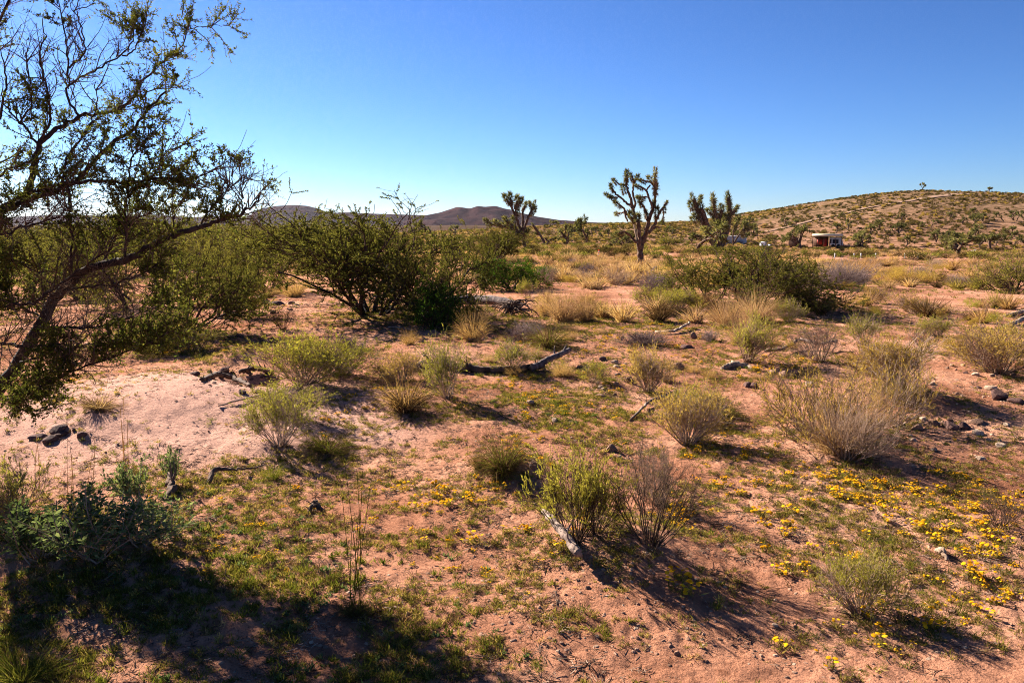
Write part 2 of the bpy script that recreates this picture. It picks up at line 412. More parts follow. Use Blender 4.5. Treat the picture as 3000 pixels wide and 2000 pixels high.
def mesh(name, parts, smooth=False):
    """parts: list of ((V, F), material)"""
    mats, Vs, Fs, Ms, off = [], [], [], [], 0
    for (V, Fq), m in parts:
        if len(Fq) == 0: continue
        if m not in mats: mats.append(m)
        Vs.append(V); Fs.append(np.asarray(Fq) + off); Ms.append(np.full(len(Fq), mats.index(m))); off += len(V)
    V = np.concatenate(Vs); Fq = np.concatenate(Fs); Mi = np.concatenate(Ms)
    me = bpy.data.meshes.new(name)
    me.vertices.add(len(V)); me.vertices.foreach_set('co', V.astype(np.float32).ravel())
    me.loops.add(Fq.size); me.loops.foreach_set('vertex_index', Fq.astype(np.int32).ravel())
    me.polygons.add(len(Fq)); me.polygons.foreach_set('loop_start', np.arange(0, Fq.size, 4, dtype=np.int32))
    me.polygons.foreach_set('material_index', Mi.astype(np.int32))
    if smooth: me.polygons.foreach_set('use_smooth', np.ones(len(Fq), bool))
    for m in mats: me.materials.append(M[m])
    me.update(calc_edges=True)
    return me

def link(name, me, parent=None, loc=(0, 0, 0), rz=0.0, sc=(1, 1, 1)):
    o = bpy.data.objects.new(name, me); C.objects.link(o)
    o.location = loc; o.rotation_euler = (0, 0, rz)
    o.scale = sc if hasattr(sc, '__len__') else (sc, sc, sc)
    if parent is not None: o.parent = parent
    return o

def tag(o, label, cat, group=None, kind=None):
    if label: o['label'] = label
    if cat: o['category'] = cat
    if group: o['group'] = group
    if kind: o['kind'] = kind
    return o

def polymesh(name, verts, faces, m, smooth=False):
    me = bpy.data.meshes.new(name); me.from_pydata([tuple(v) for v in verts], [], faces); me.materials.append(M[m])
    if smooth:
        for p in me.polygons: p.use_smooth = True
    me.update(); return me

# ------------------------------------------------------------------ the ground, hill and mountains
def build_ground():
    az = np.concatenate([np.linspace(-PI, -R(50), 60, endpoint=False), np.linspace(-R(50), R(50), 560, endpoint=False), np.linspace(R(50), PI, 60, endpoint=False)])
    rr = [0.0]; r = 0.25
    while r < 9000:
        rr.append(r)
        r *= 1.0085 if 2.2 < r < 14 else (1.013 if 14 <= r < 50 else (1.022 if 50 <= r < 400 else (1.18 if r < 2.2 else 1.06)))
    rr = np.array(rr); nr, na = len(rr), len(az)
    A, RR = np.meshgrid(az, rr)
    X = RR * np.sin(A); Y = RR * np.cos(A); Z = H(X, Y)
    V = np.stack([X, Y, Z], -1).reshape(-1, 3)
    i = np.arange(nr - 1)[:, None] * na; j = np.arange(na)[None, :]; j2 = (j + 1) % na
    Fq = np.stack([i + j, i + na + j, i + na + j2, i + j2], -1)[:, :, ::-1].reshape(-1, 4)
    hp = (hill_part(X, Y) > 1.2) & (RR > 165)
    hq = hp.reshape(-1)[Fq].all(axis=1)
    for nm, sel in (('ground', ~hq), ('hill', hq)):
        f = Fq[sel]; used = np.unique(f); mp = np.zeros(len(V), int); mp[used] = np.arange(len(used))
        o = link(nm, mesh(nm, [((V[used], mp[f]), 'soil')], True))
        o['kind'] = 'structure'
build_ground()

def mountain(prof, dist, depth, seed, rough):
    """ridge whose skyline follows prof (pixels), a height field with spurs and gullies"""
    az, zz = [], []
    for a_, b_ in prof:
        dx, dy, dz = ray(a_, b_); az.append(math.atan2(dx, dy)); zz.append(EYE + dz / math.hypot(dx, dy) * dist)
    A = np.linspace(az[0], az[-1], 260); zc = np.interp(A, az, zz)
    k = np.array([1, 2, 3, 2, 1]) / 9.0; zc = np.convolve(np.pad(zc, 2, 'edge'), k, 'valid')
    D = np.linspace(-1, 1, 90)
    AA, DD = np.meshgrid(A, D)
    rr = dist + DD * depth
    X = rr * np.sin(AA); Y = rr * np.cos(AA)
    sh = (1 - np.abs(DD) ** 1.25)
    w = np.sin(PI * np.clip((np.abs(DD)), 0, 1)) * 0.9
    rid = (0.5 - np.abs(vnoise(X / 260 + DD, Y / 900, seed))) * 2 - 0.5
    rid += 0.5 * ((0.5 - np.abs(vnoise(X / 110, Y / 400, seed + 1))) * 2 - 0.5) + 0.3 * vnoise(X / 45, Y / 120, seed + 2)
    Z = (zc[None, :] + 30) * sh * (1 + rough * w * rid) - 30
    na = len(A); i = np.arange(len(D) - 1)[:, None] * na; j = np.arange(na - 1)[None, :]
    Fq = np.stack([i + j, i + j + 1, i + na + j + 1, i + na + j], -1).reshape(-1, 4)
    o = link('mountain', mesh('mountain', [((np.stack([X, Y, Z], -1).reshape(-1, 3), Fq), 'mount')], True)); o['kind'] = 'structure'
mountain([(1180, 650), (1240, 632), (1290, 622), (1340, 606), (1378, 612), (1400, 603), (1420, 606), (1452, 603), (1480, 612), (1520, 622), (1570, 634), (1640, 645), (1750, 652), (1900, 655), (2100, 662)], 4200, 700, 21, 0.35)
mountain([(700, 648), (740, 625), (770, 610), (810, 603), (860, 600), (900, 603), (935, 612), (960, 624), (1020, 622), (1100, 626), (1160, 628), (1240, 630), (1320, 640), (1400, 648)], 5200, 700, 31, 0.2)
mountain([(-900, 640), (-500, 628), (-200, 632), (0, 638), (100, 632), (220, 630), (330, 634), (450, 630), (560, 636), (650, 632), (740, 642), (820, 650)], 5600, 600, 41, 0.2)

# ------------------------------------------------------------------ plants: prototypes about one metre tall
def mk_mesquite(seed, n_trunk=10, leaf='mesq_leaf', n_leaf=22000, dense=1.0, flatness=1.0, ll=0.0165, spread=1.0):
    rs = np.random.RandomState(seed)
    az = rs.rand(n_trunk) * 2 * PI; tl = (0.35 + 0.65 * rs.rand(n_trunk)) * 1.15 * spread
    d = np.stack([np.cos(az) * np.sin(tl), np.sin(az) * np.sin(tl), np.cos(tl)], -1)
    s = np.stack([np.cos(az) * 0.06, np.sin(az) * 0.06, -0.03 + 0 * az], -1)
    T = grow(s, d, 0.55 + 0.25 * rs.rand(n_trunk), 8, rs, 0.02, 0.17)
    m1 = int(n_trunk * 6 * dense)
    s1, d1, t1 = branch(T, m1, 0.3, 1.0, 0.35, 1.1, rs); B1 = grow(s1, d1, 0.30 + 0.25 * rs.rand(m1), 7, rs, 0.05, 0.2)
    m2 = int(m1 * 8)
    s2, d2, t2 = branch(B1, m2, 0.15, 1.0, 0.4, 1.2, rs); B2 = grow(s2, d2, 0.12 + 0.18 * rs.rand(m2), 5, rs, 0.06, 0.22)
    m3 = int(m2 * 3.0)
    s3, d3, t3 = branch(B2, m3, 0.15, 1.0, 0.4, 1.2, rs); B3 = grow(s3, d3, 0.06 + 0.10 * rs.rand(m3), 3, rs, 0.05, 0.2)
    l, dl, _ = branch(B3, n_leaf, 0.0, 1.0, 0.5, 1.4, rs)
    keep = vnoise(l[:, 0] * 7, l[:, 1] * 7 + l[:, 2] * 9, seed) > -0.34
    l, dl = l[keep], dl[keep]
    hz = (0.55 + 0.45 * rs.rand(len(l)))
    wood = [(tubes(T, np.linspace(0.014, 0.006, 8)[None] * (0.7 + 0.6 * rs.rand(n_trunk, 1)), 6), 'bark'),
            (tubes(B1, np.linspace(0.006, 0.003, 7)[None], 4), 'twig'), (tubes(B2, np.linspace(0.0028, 0.0014, 5)[None], 3), 'twig'),
            (tubes(B3, np.linspace(0.0018, 0.001, 3)[None], 3), 'twig')]
    fol = [(leaves(l, dl + [0, 0, 0.1], ll * hz, ll * 0.5 * hz, rs), leaf)]
    for g in (wood, fol):
        for k, ((V, Fq), mm) in enumerate(g): g[k] = ((V * [1, 1, flatness], Fq), mm)
    return mesh('mesquite_wood', wood), mesh('mesquite_foliage', fol)

def mk_broom(seed, n=46, leaf='broom_leaf', twig='twig_pale', tilt=0.75, n_leaf=16000, lw=0.007, ll=0.045, bareness=0.35, wide=0.085):
    rs = np.random.RandomState(seed)
    az = rs.rand(n) * 2 * PI; tl = tilt * np.sqrt(rs.rand(n))
    d = np.stack([np.cos(az) * np.sin(tl), np.sin(az) * np.sin(tl), np.cos(tl)], -1)
    s = np.stack([np.cos(az), np.sin(az), 0 * az - 0.4], -1) * (wide * rs.rand(n)[:, None] + 0.01)
    T = grow(s, d, 0.50 + 0.25 * rs.rand(n), 7, rs, 0.03, 0.11)
    m1 = n * 6
    s1, d1, _ = branch(T, m1, bareness, 1.0, 0.3, 0.9, rs); B1 = grow(s1, d1, 0.18 + 0.22 * rs.rand(m1), 5, rs, 0.08, 0.10)
    m2 = m1 * 5
    s2, d2, _ = branch(B1, m2, 0.1, 1.0, 0.3, 1.0, rs); B2 = grow(s2, d2, 0.07 + 0.10 * rs.rand(m2), 3, rs, 0.08, 0.10)
    wood = [(tubes(T, np.linspace(0.0075, 0.0032, 7)[None] * (0.6 + 0.7 * rs.rand(n, 1)), 4), twig), (tubes(B1, np.linspace(0.0032, 0.0018, 5)[None], 3), twig),
            (tubes(B2, np.linspace(0.0016, 0.0009, 3)[None], 3), twig)]
    if n_leaf == 0: return mesh('stems', wood), None
    l, dl, _ = branch(B2, n_leaf, 0.0, 1.0, 0.2, 0.7, rs)
    keep = vnoise(l[:, 0] * 5, l[:, 1] * 5 + l[:, 2] * 5, seed + 3) > -0.14
    l, dl = l[keep], dl[keep]
    q = 0.5 + 0.7 * rs.rand(len(l))
    return mesh('stems', wood), mesh('foliage', [(leaves(l, dl + [0, 0, 0.25], ll * q, lw * q, rs), leaf)])

def mk_grass(seed, n=420, blade='straw', tilt=0.8, w=0.007, stalk=0.25, basemat=None, green=None, arch=0.35):
    rs = np.random.RandomState(seed)
    def blades(n, tl, L, w, ar, rad):
        az = rs.rand(n) * 2 * PI; tl = tl * np.sqrt(rs.rand(n))
        d = np.stack([np.cos(az) * np.sin(tl), np.sin(az) * np.sin(tl), np.cos(tl)], -1)
        q = np.sqrt(rs.rand(n)) * rad; az2 = az + rs.randn(n) * 0.6
        s = np.stack([np.cos(az2) * q, np.sin(az2) * q, 0 * q - 0.02], -1)
        P = grow(s, d, L, 5, rs, 0, 0.07, ar)
        return ribbons(P, np.array([1, 0.95, 0.75, 0.5, 0.12])[None] * w * (0.6 + 0.7 * rs.rand(n, 1)))
    pl = [(blades(n, tilt, 0.45 + 0.5 * rs.rand(n), w, arch, 0.12), blade)]
    k = int(n * stalk)
    if k: pl.append((blades(k, tilt * 0.6, 0.85 + 0.35 * rs.rand(k), w * 0.6, arch * 0.3, 0.09), blade))
    if green: pl.append((blades(int(n * 0.6), tilt * 0.9, 0.45 + 0.4 * rs.rand(int(n * 0.6)), w, arch, 0.12), green))
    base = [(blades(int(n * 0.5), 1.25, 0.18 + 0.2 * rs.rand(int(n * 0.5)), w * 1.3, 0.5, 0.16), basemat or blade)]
    return mesh('blades', pl), mesh('dead_base', base)

def mk_weed(seed, n=26, leaf='weed_leaf', ll=0.09):
    rs = np.random.RandomState(seed)
    az = rs.rand(n) * 2 * PI; tl = 0.9 * np.sqrt(rs.rand(n))
    d = np.stack([np.cos(az) * np.sin(tl), np.sin(az) * np.sin(tl), np.cos(tl)], -1)
    T = grow(np.zeros((n, 3)) + rs.randn(n, 3) * [0.05, 0.05, 0], d, 0.5 + 0.5 * rs.rand(n), 7, rs, 0.06, 0.12)
    s1, d1, _ = branch(T, n * 4, 0.25, 1, 0.4, 0.9, rs); B1 = grow(s1, d1, 0.15 + 0.15 * rs.rand(n * 4), 4, rs, 0.08, 0.15)
    l, dl, _ = branch(B1, 900, 0, 1, 0.5, 1.3, rs); l2, dl2, _ = branch(T, 500, 0.3, 1, 0.5, 1.3, rs)
    l = np.concatenate([l, l2]); dl = np.concatenate([dl, dl2]); q = 0.5 + 0.6 * rs.rand(len(l))
    return (mesh('stems', [(tubes(T, np.linspace(0.009, 0.004, 7)[None], 5), 'twig_pale'), (tubes(B1, np.linspace(0.004, 0.002, 4)[None], 3), 'twig_pale')]),
            mesh('foliage', [(leaves(l, dl, ll * q, ll * 0.36 * q, rs), leaf)]))

def mk_rosette(seed, n=170, L=0.26, w=0.038, length=0.35, leaf='joshua_leaf', dead=True):
    """bottle-brush head of stiff blades round a branch tip that points up +Z from the origin"""
    rs = np.random.RandomState(seed)
    h = rs.rand(n); az = rs.rand(n) * 2 * PI
    tl = R(100) - R(85) * h + rs.randn(n) * 0.15
    d = np.stack([np.cos(az) * np.sin(tl), np.sin(az) * np.sin(tl), np.cos(tl)], -1)
    p = np.stack([0.04 * np.cos(az), 0.04 * np.sin(az), (h - 0.6) * length], -1)
    pl = [(leaves(p, d, L * (0.75 + 0.4 * rs.rand(n)), w, rs, 0.25), leaf)]
    if dead:
        k = n // 2; az = rs.rand(k) * 2 * PI; tl = R(115) + R(40) * rs.rand(k)
        d = np.stack([np.cos(az) * np.sin(tl), np.sin(az) * np.sin(tl), np.cos(tl)], -1)
        p = np.stack([0.05 * np.cos(az), 0.05 * np.sin(az), -0.6 * length - rs.rand(k) * length * 0.8], -1)
        pl.append((leaves(p, d, L * 0.8, w, rs, 0.25), 'joshua_dead'))
    return mesh('leaf_rosette', pl)
ROS = [mk_rosette(1), mk_rosette(2, 220, 0.24, 0.03, 0.7), mk_rosette(3, 150, 0.28, 0.032, 0.25)]

def chain(pts, n=None, jit=0.0, rs=None):
    """smooth resampled polyline through points (x,y,z,r)"""
    P = np.array(pts, float); n = n or len(P) * 4
    t = np.concatenate([[0], np.cumsum(np.linalg.norm(np.diff(P[:, :3], axis=0), axis=1))]); t /= t[-1]
    u = np.linspace(0, 1, n)
    Q = np.stack([np.interp(u, t, P[:, k]) for k in range(P.shape[1])], -1)
    if len(P) > 2:
        for _ in range(3):
            Q[1:-1] = (Q[:-2] + 2 * Q[1:-1] + Q[2:]) / 4
    if jit and rs is not None: Q[1:-1, :3] += rs.randn(n - 2, 3) * jit
    return Q

def limb(Q, k=8, rough=0.1, rs=None, cap=True):
    V, Fq = tubes(Q[None, :, :3], Q[None, :, 3], k)
    if rs is not None and rough:
        c = np.repeat(Q[:, :3], k, axis=0); f = 1 + rs.randn(len(V), 1) * rough
        V = c + (V - c) * f
    if cap:
        n = len(Q); a = len(V)
        V = np.concatenate([V, Q[:1, :3], Q[-1:, :3]])
        ex = []
        for j in range(0, k, 2):
            ex.append([a, (j + 2) % k, (j + 1) % k, j]); b0 = (n - 1) * k
            ex.append([a + 1, b0 + j, b0 + (j + 1) % k, b0 + (j + 2) % k])
        Fq = np.concatenate([Fq, np.array(ex)])
    return V, Fq

def orient_z(v):
    return Vector(v).to_track_quat('Z', 'Y').to_euler()

# hand-laid Joshua trees: limbs in photograph pixels, crop offset (1350, 450) and scale 2.613
def joshua_px(base_px, limbs, heads, label, trunk_r, seed, depth_spread=0.5, group=None, hs=1.0, fat=1.0):
    Z = lambda a, b: (1350 + a / 2.613, 450 + b / 2.613)
    rs = np.random.RandomState(seed)
    bx, by, bz = g1(*Z(*base_px))
    root = bpy.data.objects.new('joshua_tree', None); C.objects.link(root); root.location = (bx, by, bz)
    tag(root, label, 'joshua tree', group)
    parts = []; ends = {}; top = min(p[1] for l in limbs for p in l[1])
    u = by / F_PX                       # metres per pixel there
    dmap = {}
    def depth(pt, prev):
        if pt in dmap: return dmap[pt]
        hgt = (base_px[1] - pt[1]) / max(1, base_px[1] - top)
        d = (prev if prev is not None else 0.0) + (rs.randn() * depth_spread * 0.55 if hgt > 0.15 else 0)
        dmap[pt] = d; return d
    for (r0, r1), pts in [(l[0], l[1]) for l in limbs]:
        prev = None; Q = []
        for i, pt in enumerate(pts):
            prev = depth(pt, prev)
            p = at(*Z(*pt), by + prev) - [bx, by, bz]
            if i == 0 and pt == base_px: p[2] = -0.15
            Q.append([*p, (r0 + (r1 - r0) * i / (len(pts) - 1)) * u * 0.5 * fat])
        Q = chain(Q, len(pts) * 4, 0.02, rs)
        parts.append((limb(Q, 9, 0.10, rs), 'joshua_bark'))
    link('trunk', mesh('joshua_trunk', parts, True), root)
    allp = {k: v for k, v in dmap.items()}
    for (hx, hy, kind, size) in heads:
        near = min(allp, key=lambda q: (q[0] - hx) ** 2 + (q[1] - hy) ** 2)
        # direction along the limb it ends
        dirv = Vector((0, 0, 1))
        for _, pts in [(l[0], l[1]) for l in limbs]:
            if near in pts:
                i = pts.index(near)
                if i > 0:
                    a = at(*Z(*pts[i - 1]), by + dmap[pts[i - 1]]); b = at(*Z(*near), by + dmap[near]); dirv = Vector(b - a)
        p = at(*Z(hx, hy), by + allp[near]) - [bx, by, bz]
        o = link('leaf_rosette', ROS[kind], root, p, 0, size * hs * 0.62 * by / 38); o.rotation_euler = orient_z(dirv.normalized() + Vector((0, 0, 0.3)))
    return root

def heads_at_tips(limbs, size=1.0, kind=0):
    return [(l[1][-1][0], l[1][-1][1], kind, size) for l in limbs]

J1 = [((17, 15), [(1370, 855), (1374, 790), (1368, 735)]),
      ((13, 8), [(1368, 735), (1350, 640), (1335, 540), (1322, 440)]),
      ((8, 5), [(1322, 440), (1305, 360), (1285, 300), (1265, 240), (1270, 155)]),
      ((6, 4), [(1318, 420), (1262, 370), (1230, 335), (1168, 295), (1150, 255)]),
      ((4, 3), [(1230, 335), (1175, 335), (1120, 315)]),
      ((6, 4), [(1322, 440), (1338, 370), (1310, 300), (1325, 210), (1348, 185)]),
      ((4, 4), [(1325, 215), (1300, 165)]),
      ((7, 4), [(1335, 540), (1275, 470), (1240, 410), (1185, 372)]),
      ((5, 3), [(1275, 470), (1235, 450), (1190, 462)]),
      ((4, 3), [(1265, 240), (1212, 235), (1170, 205)]),
      ((11, 9), [(1372, 735), (1366, 620), (1358, 500)]),
      ((13, 9), [(1372, 745), (1415, 620), (1432, 520), (1468, 430)]),
      ((8, 5), [(1468, 430), (1490, 340), (1488, 255), (1490, 150)]),
      ((7, 5), [(1432, 510), (1415, 440), (1385, 390), (1368, 355)]),
      ((6, 4), [(1470, 420), (1438, 330), (1412, 268), (1350, 250)]),
      ((4, 3), [(1438, 330), (1362, 335)]),
      ((5, 4), [(1488, 245), (1440, 215), (1375, 205)]),
      ((4, 4), [(1440, 330), (1420, 280), (1452, 240)]),
      ((8, 4), [(1435, 610), (1490, 530), (1518, 460), (1550, 410), (1580, 372)]),
      ((4, 2), [(1545, 430), (1552, 480), (1545, 530)]),
      ((5, 4), [(1440, 605), (1485, 562), (1525, 565)]),
      ((7, 5), [(1358, 690), (1310, 640), (1262, 598), (1200, 612)]),
      ((6, 5), [(1330, 540), (1300, 480)]), ((5, 4), [(1250, 440), (1275, 520)])]
H1 = [(1270, 150, 0, 1.1), (1262, 205, 0, .8), (1150, 250, 0, .9), (1118, 315, 0, .9), (1150, 330, 0, .8), (1348, 180, 0, 1), (1300, 165, 0, .9), (1185, 375, 0, 1.0),
      (1190, 460, 2, .9), (1172, 205, 0, .9), (1240, 255, 0, 1.1), (1356, 490, 0, 1.3), (1488, 150, 1, 1.2), (1492, 245, 0, 1.2), (1445, 190, 0, 1), (1370, 350, 0, 1.2),
      (1350, 250, 0, .9), (1362, 335, 0, .9), (1378, 205, 0, .9), (1500, 430, 0, 1.2), (1575, 375, 0, .7), (1545, 520, 0, .6), (1300, 465, 0, 1.2), (1415, 450, 0, .9), (1200, 612, 2, 1.1),
      (1560, 425, 2, .7), (1478, 370, 0, .9)]
joshua_px((1370, 855), J1, H1, 'tallest joshua tree, dark bare trunk and open twisting limbs, standing alone in the middle', 17, 5, hs=1.1, fat=1.15)
J2 = [((9, 8), [(1960, 745), (1900, 650), (1845, 510), (1800, 410), (1780, 350)]), ((9, 8), [(1972, 745), (1915, 620), (1870, 500), (1840, 415)]),
      ((7, 6), [(1985, 745), (1978, 620), (1950, 480), (1932, 345)]), ((5, 5), [(1952, 490), (1900, 450)]), ((8, 7), [(1990, 740), (2002, 600), (1972, 500), (2000, 430)]),
      ((10, 8), [(1992, 745), (2035, 600), (2062, 470), (2045, 330)]), ((5, 5), [(2062, 470), (2110, 420)]), ((5, 5), [(2040, 580), (2040, 500)]),
      ((5, 5), [(1920, 680), (1860, 640), (1790, 630)]), ((5, 5), [(1850, 520), (1795, 480)]), ((5, 4), [(1800, 410), (1835, 345)]), ((5, 4), [(1965, 560), (1940, 500)])]
H2 = [(1775, 345, 1, 1.3), (1832, 345, 0, 1.2), (1755, 385, 0, 1.1), (1840, 400, 1, 1.2), (1800, 410, 0, 1.1), (1932, 360, 1, 1.6), (1895, 440, 0, 1.1), (2000, 435, 1, 1.2), (1985, 400, 0, .8),
      (2045, 345, 1, 1.5), (2055, 420, 1, 1.4), (2108, 420, 0, 1.2), (2040, 500, 0, 1.6), (2015, 480, 0, 1.2), (1790, 630, 0, 1.2), (1795, 480, 0, 1.2), (1770, 500, 0, .9), (1940, 500, 0, 1.2), (1935, 430, 0, 1.2)]
joshua_px((1980, 745), J2, H2, 'joshua tree with leafy finger-like arms right of the tallest one', 9, 6, hs=1.0, fat=1.5)
J3 = [((9, 7), [(500, 745), (482, 670), (465, 600)]), ((7, 4), [(465, 600), (430, 510), (385, 400), (345, 345)]), ((4, 4), [(395, 420), (378, 335)]),
      ((5, 4), [(430, 510), (420, 430), (432, 355)]), ((4, 4), [(425, 430), (462, 360)]), ((6, 4), [(470, 605), (478, 500), (470, 440), (495, 395)]),
      ((6, 4), [(478, 610), (508, 500), (545, 430), (560, 390)]), ((4, 3), [(545, 430), (530, 385)]), ((6, 4), [(462, 610), (400, 560), (345, 510)]),
      ((5, 3), [(400, 565), (320, 555), (270, 530)]), ((4, 3), [(320, 555), (250, 550), (195, 515)]), ((5, 4), [(470, 640), (430, 600), (385, 560)]), ((5, 4), [(470, 620), (505, 595)])]
H3 = [(340, 335, 0, 1.1), (378, 325, 0, 1.1), (430, 350, 0, 1.2), (462, 358, 0, 1), (495, 390, 0, .9), (560, 390, 1, .9), (530, 385, 0, .8), (345, 508, 0, 1.1), (272, 528, 0, 1.1), (196, 515, 0, 1),
      (385, 558, 0, 1.3), (505, 598, 0, 1), (400, 500, 0, .9), (420, 590, 0, 1.2), (565, 425, 0, .9), (440, 440, 0, .7), (320, 545, 0, 1)]
joshua_px((500, 745), J3, H3, 'joshua tree with upswept forked arms silhouetted against the purple mountain', 9, 7, hs=1.15, fat=1.25)
J4 = [((8, 6), [(650, 715), (630, 660), (605, 620), (575, 575), (548, 545)]), ((5, 3), [(650, 705), (685, 655), (715, 650)]), ((4, 3), [(605, 620), (575, 610)]), ((4, 3), [(670, 680), (640, 640)])]
joshua_px((650, 715), J4, [(548, 540, 0, .5), (718, 650, 0, .7), (575, 610, 2, .6)], 'leaning half-dead joshua tree stump with two bare dark arms, right of the silhouetted one', 8, 8)
J5 = [((5, 4), [(2085, 700), (2082, 610), (2095, 560), (2118, 520)]), ((5, 4), [(2085, 695), (2130, 620), (2165, 585), (2170, 555)]), ((4, 3), [(2165, 590), (2235, 560)]), ((4, 3), [(2130, 625), (2190, 620)])]
joshua_px((2085, 700), J5, [(2118, 515, 0, 1.2), (2165, 550, 0, 1.3), (2190, 545, 0, 1.0), (2240, 555, 0, 1), (2195, 620, 0, 1), (2100, 560, 0, .8)], 'thin-armed joshua tree in front of the blue sheet-metal shed', 5, 9)

def mk_joshua(seed, depth=5, spread=0.6, hs=1.15, n0=1):
    """forking joshua tree about 3.5 m tall as trunk mesh + foliage mesh"""
    rs = np.random.RandomState(seed); parts = []; tips = []
    def rec(p, d, L, r, k):
        Q = [[*p, r]]; 
        for i in range(3):
            d = unit(d + rs.randn(3) * 0.16 + [0, 0, 0.06]); p = p + d * L / 3; Q.append([*p, r * (1 - 0.08 * (i + 1))])
        parts.append((limb(chain(Q, 7), 6, 0.08, rs), 'joshua_bark'))
        if k == 0 or (k < depth - 1 and rs.rand() < 0.12): tips.append((p, d)); return
        for s in range(2 if rs.rand() < 0.7 else 3):
            q = unit(np.cross(d, rs.randn(3))); rec(p, unit(d + q * spread * (0.7 + 0.6 * rs.rand())), L * (0.72 + 0.2 * rs.rand()), r * 0.72, k - 1)
    for s in range(n0):
        rec(np.array([rs.randn() * 0.1 * (n0 > 1), rs.randn() * 0.1 * (n0 > 1), -0.1]), unit(np.array([rs.randn() * 0.25 * n0 ** .5, rs.randn() * 0.25 * n0 ** .5, 1])), 1.0, 0.16, depth - 1)
    fol = []
    for p, d in tips:
        n = 46; h = rs.rand(n); az = rs.rand(n) * 2 * PI; tl = R(125) - R(115) * h
        dd = np.stack([np.cos(az) * np.sin(tl), np.sin(az) * np.sin(tl), np.cos(tl)], -1)
        q = Vector(d).to_track_quat('Z', 'Y').to_matrix(); dd = dd @ np.array(q).T
        fol.append((leaves(p + d * (h - 0.6)[:, None] * 0.4, dd, 0.26 * hs, 0.05 * hs, rs, 0.3), 'joshua_leaf'))
    return mesh('joshua_trunk', parts, True), mesh('joshua_crown', fol)
JV = [mk_joshua(s, dp, spr, 1.55, n0) for s, dp, spr, n0 in ((11, 5, 0.65, 1), (12, 4, 0.75, 2), (13, 5, 0.55, 1), (14, 4, 0.8, 3), (15, 4, 0.6, 1))]
for t_, f_ in JV:   # normalise to unit height
    co = np.zeros(len(f_.vertices) * 3, np.float32); f_.vertices.foreach_get('co', co); hmax = np.percentile(co[2::3], 99)
    for me in (t_, f_):
        c2 = np.zeros(len(me.vertices) * 3, np.float32); me.vertices.foreach_get('co', c2); me.vertices.foreach_set('co', c2 / hmax); me.update()

def thing2(name, pair, names, x, y, z, w, h, rz, label, cat, group=None, lean=(0, 0)):
    root = bpy.data.objects.new(name, None); C.objects.link(root)
    root.location = (x, y, z); root.rotation_euler = (lean[0], lean[1], rz); root.scale = (w, w, h)
    tag(root, label, cat, group)
    for me, nm in zip(pair, names):
        if me is not None: link(nm, me, root)
    return root

_ext = {}
def extent(pair):
    """(width, height) of a prototype"""
    k = pair[0].name
    if k not in _ext:
        P = []
        for me in pair:
            if me is None: continue
            c = np.zeros(len(me.vertices) * 3, np.float32); me.vertices.foreach_get('co', c); P.append(c.reshape(-1, 3))
        P = np.concatenate(P)
        _ext[k] = (np.percentile(P[:, 0], 98.5) - np.percentile(P[:, 0], 1.5), np.percentile(P[:, 2], 98.5))
    return _ext[k]

SPOTS = []
def put(name, pair, names, px, py, wpx, hpx, label, cat, group=None, rz=None, lean=(0, 0)):
    """stand a plant on the terrain under pixel (px,py) with the width and height it has in the photograph"""
    x, y, z = g1(px, py)
    dep = proj(x, y, z)[2]
    ew, eh = extent(pair)
    w = wpx / F_PX * dep / ew; h = hpx / F_PX * dep / eh
    rz = (px * 0.77 + py * 0.31) % 6.28 if rz is None else rz
    if name != 'joshua_tree':
        lean = (0.16 * math.sin(px * 1.7), 0.16 * math.cos(py * 2.3)); SPOTS.append((x, y, 0.30 * wpx / F_PX * dep + 0.08))
    root = thing2(name, pair, names, x, y, z - 0.01, w, h, rz, label, cat, group, lean)
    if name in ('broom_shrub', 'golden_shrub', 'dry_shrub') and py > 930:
        o = link('dead_base', TU[int(px) % 2][1], root, (0.03, 0.02, 0), 1.0); k = 0.42 * ew  # dead litter at the foot, added dark to stand for black shade too
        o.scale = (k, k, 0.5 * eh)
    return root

for (px, py, w, h, v, lab) in [
        (1662, 718, 62, 62, 3, 'round bushy joshua tree with a low crown, right of the half-dead stump'),
        (1719, 726, 44, 90, 2, 'slim upright joshua tree behind the orange delineator'),
        (1833, 728, 62, 48, 1, 'yellowish joshua tree close behind the left side of the tallest one'),
        (1800, 722, 40, 42, 4, 'smallest pale joshua tree left behind the tallest one'),
        (2036, 738, 76, 88, 0, 'bushy joshua tree close behind the left arms of the long-armed one'),
        (2352, 732, 70, 72, 1, 'joshua tree standing in front of the camper and its brown shed'),
        (2525, 727, 62, 50, 3, 'joshua tree with thick forked arms right of the camper'),
        (2805, 752, 125, 70, 3, 'wide joshua tree with many dark green heads at the foot of the hill'),
        (2908, 735, 40, 50, 4, 'thin small joshua tree right of the wide one at the foot of the hill'),
        (2870, 733, 34, 46, 2, 'narrow joshua tree directly behind the wide one at the foot of the hill'),
        (1282, 700, 38, 52, 0, 'small joshua tree behind the right side of the big mesquite'),
        (1330, 694, 30, 34, 1, 'faint far joshua tree right of the big mesquite'),
        (1605, 672, 30, 26, 2, 'far joshua tree left of the skyline group'),
        (2700, 556, 18, 24, 2, 'highest joshua tree on the crest of the hill'),
        (2651, 554, 12, 18, 0, 'tiny joshua tree on the crest left of the highest one'),
        (2628, 558, 10, 14, 1, 'tiniest joshua tree on the crest of the hill'),
        (2902, 562, 16, 18, 4, 'joshua tree on the crest near the right edge of the photo'),
        (2408, 580, 10, 14, 2, 'small joshua tree on the left slope of the hill skyline')]:
    ob = put('joshua_tree', JV[v], ('trunk', 'crown'), px, py + (4 if py < 600 else 0), w, h, lab, 'joshua tree')

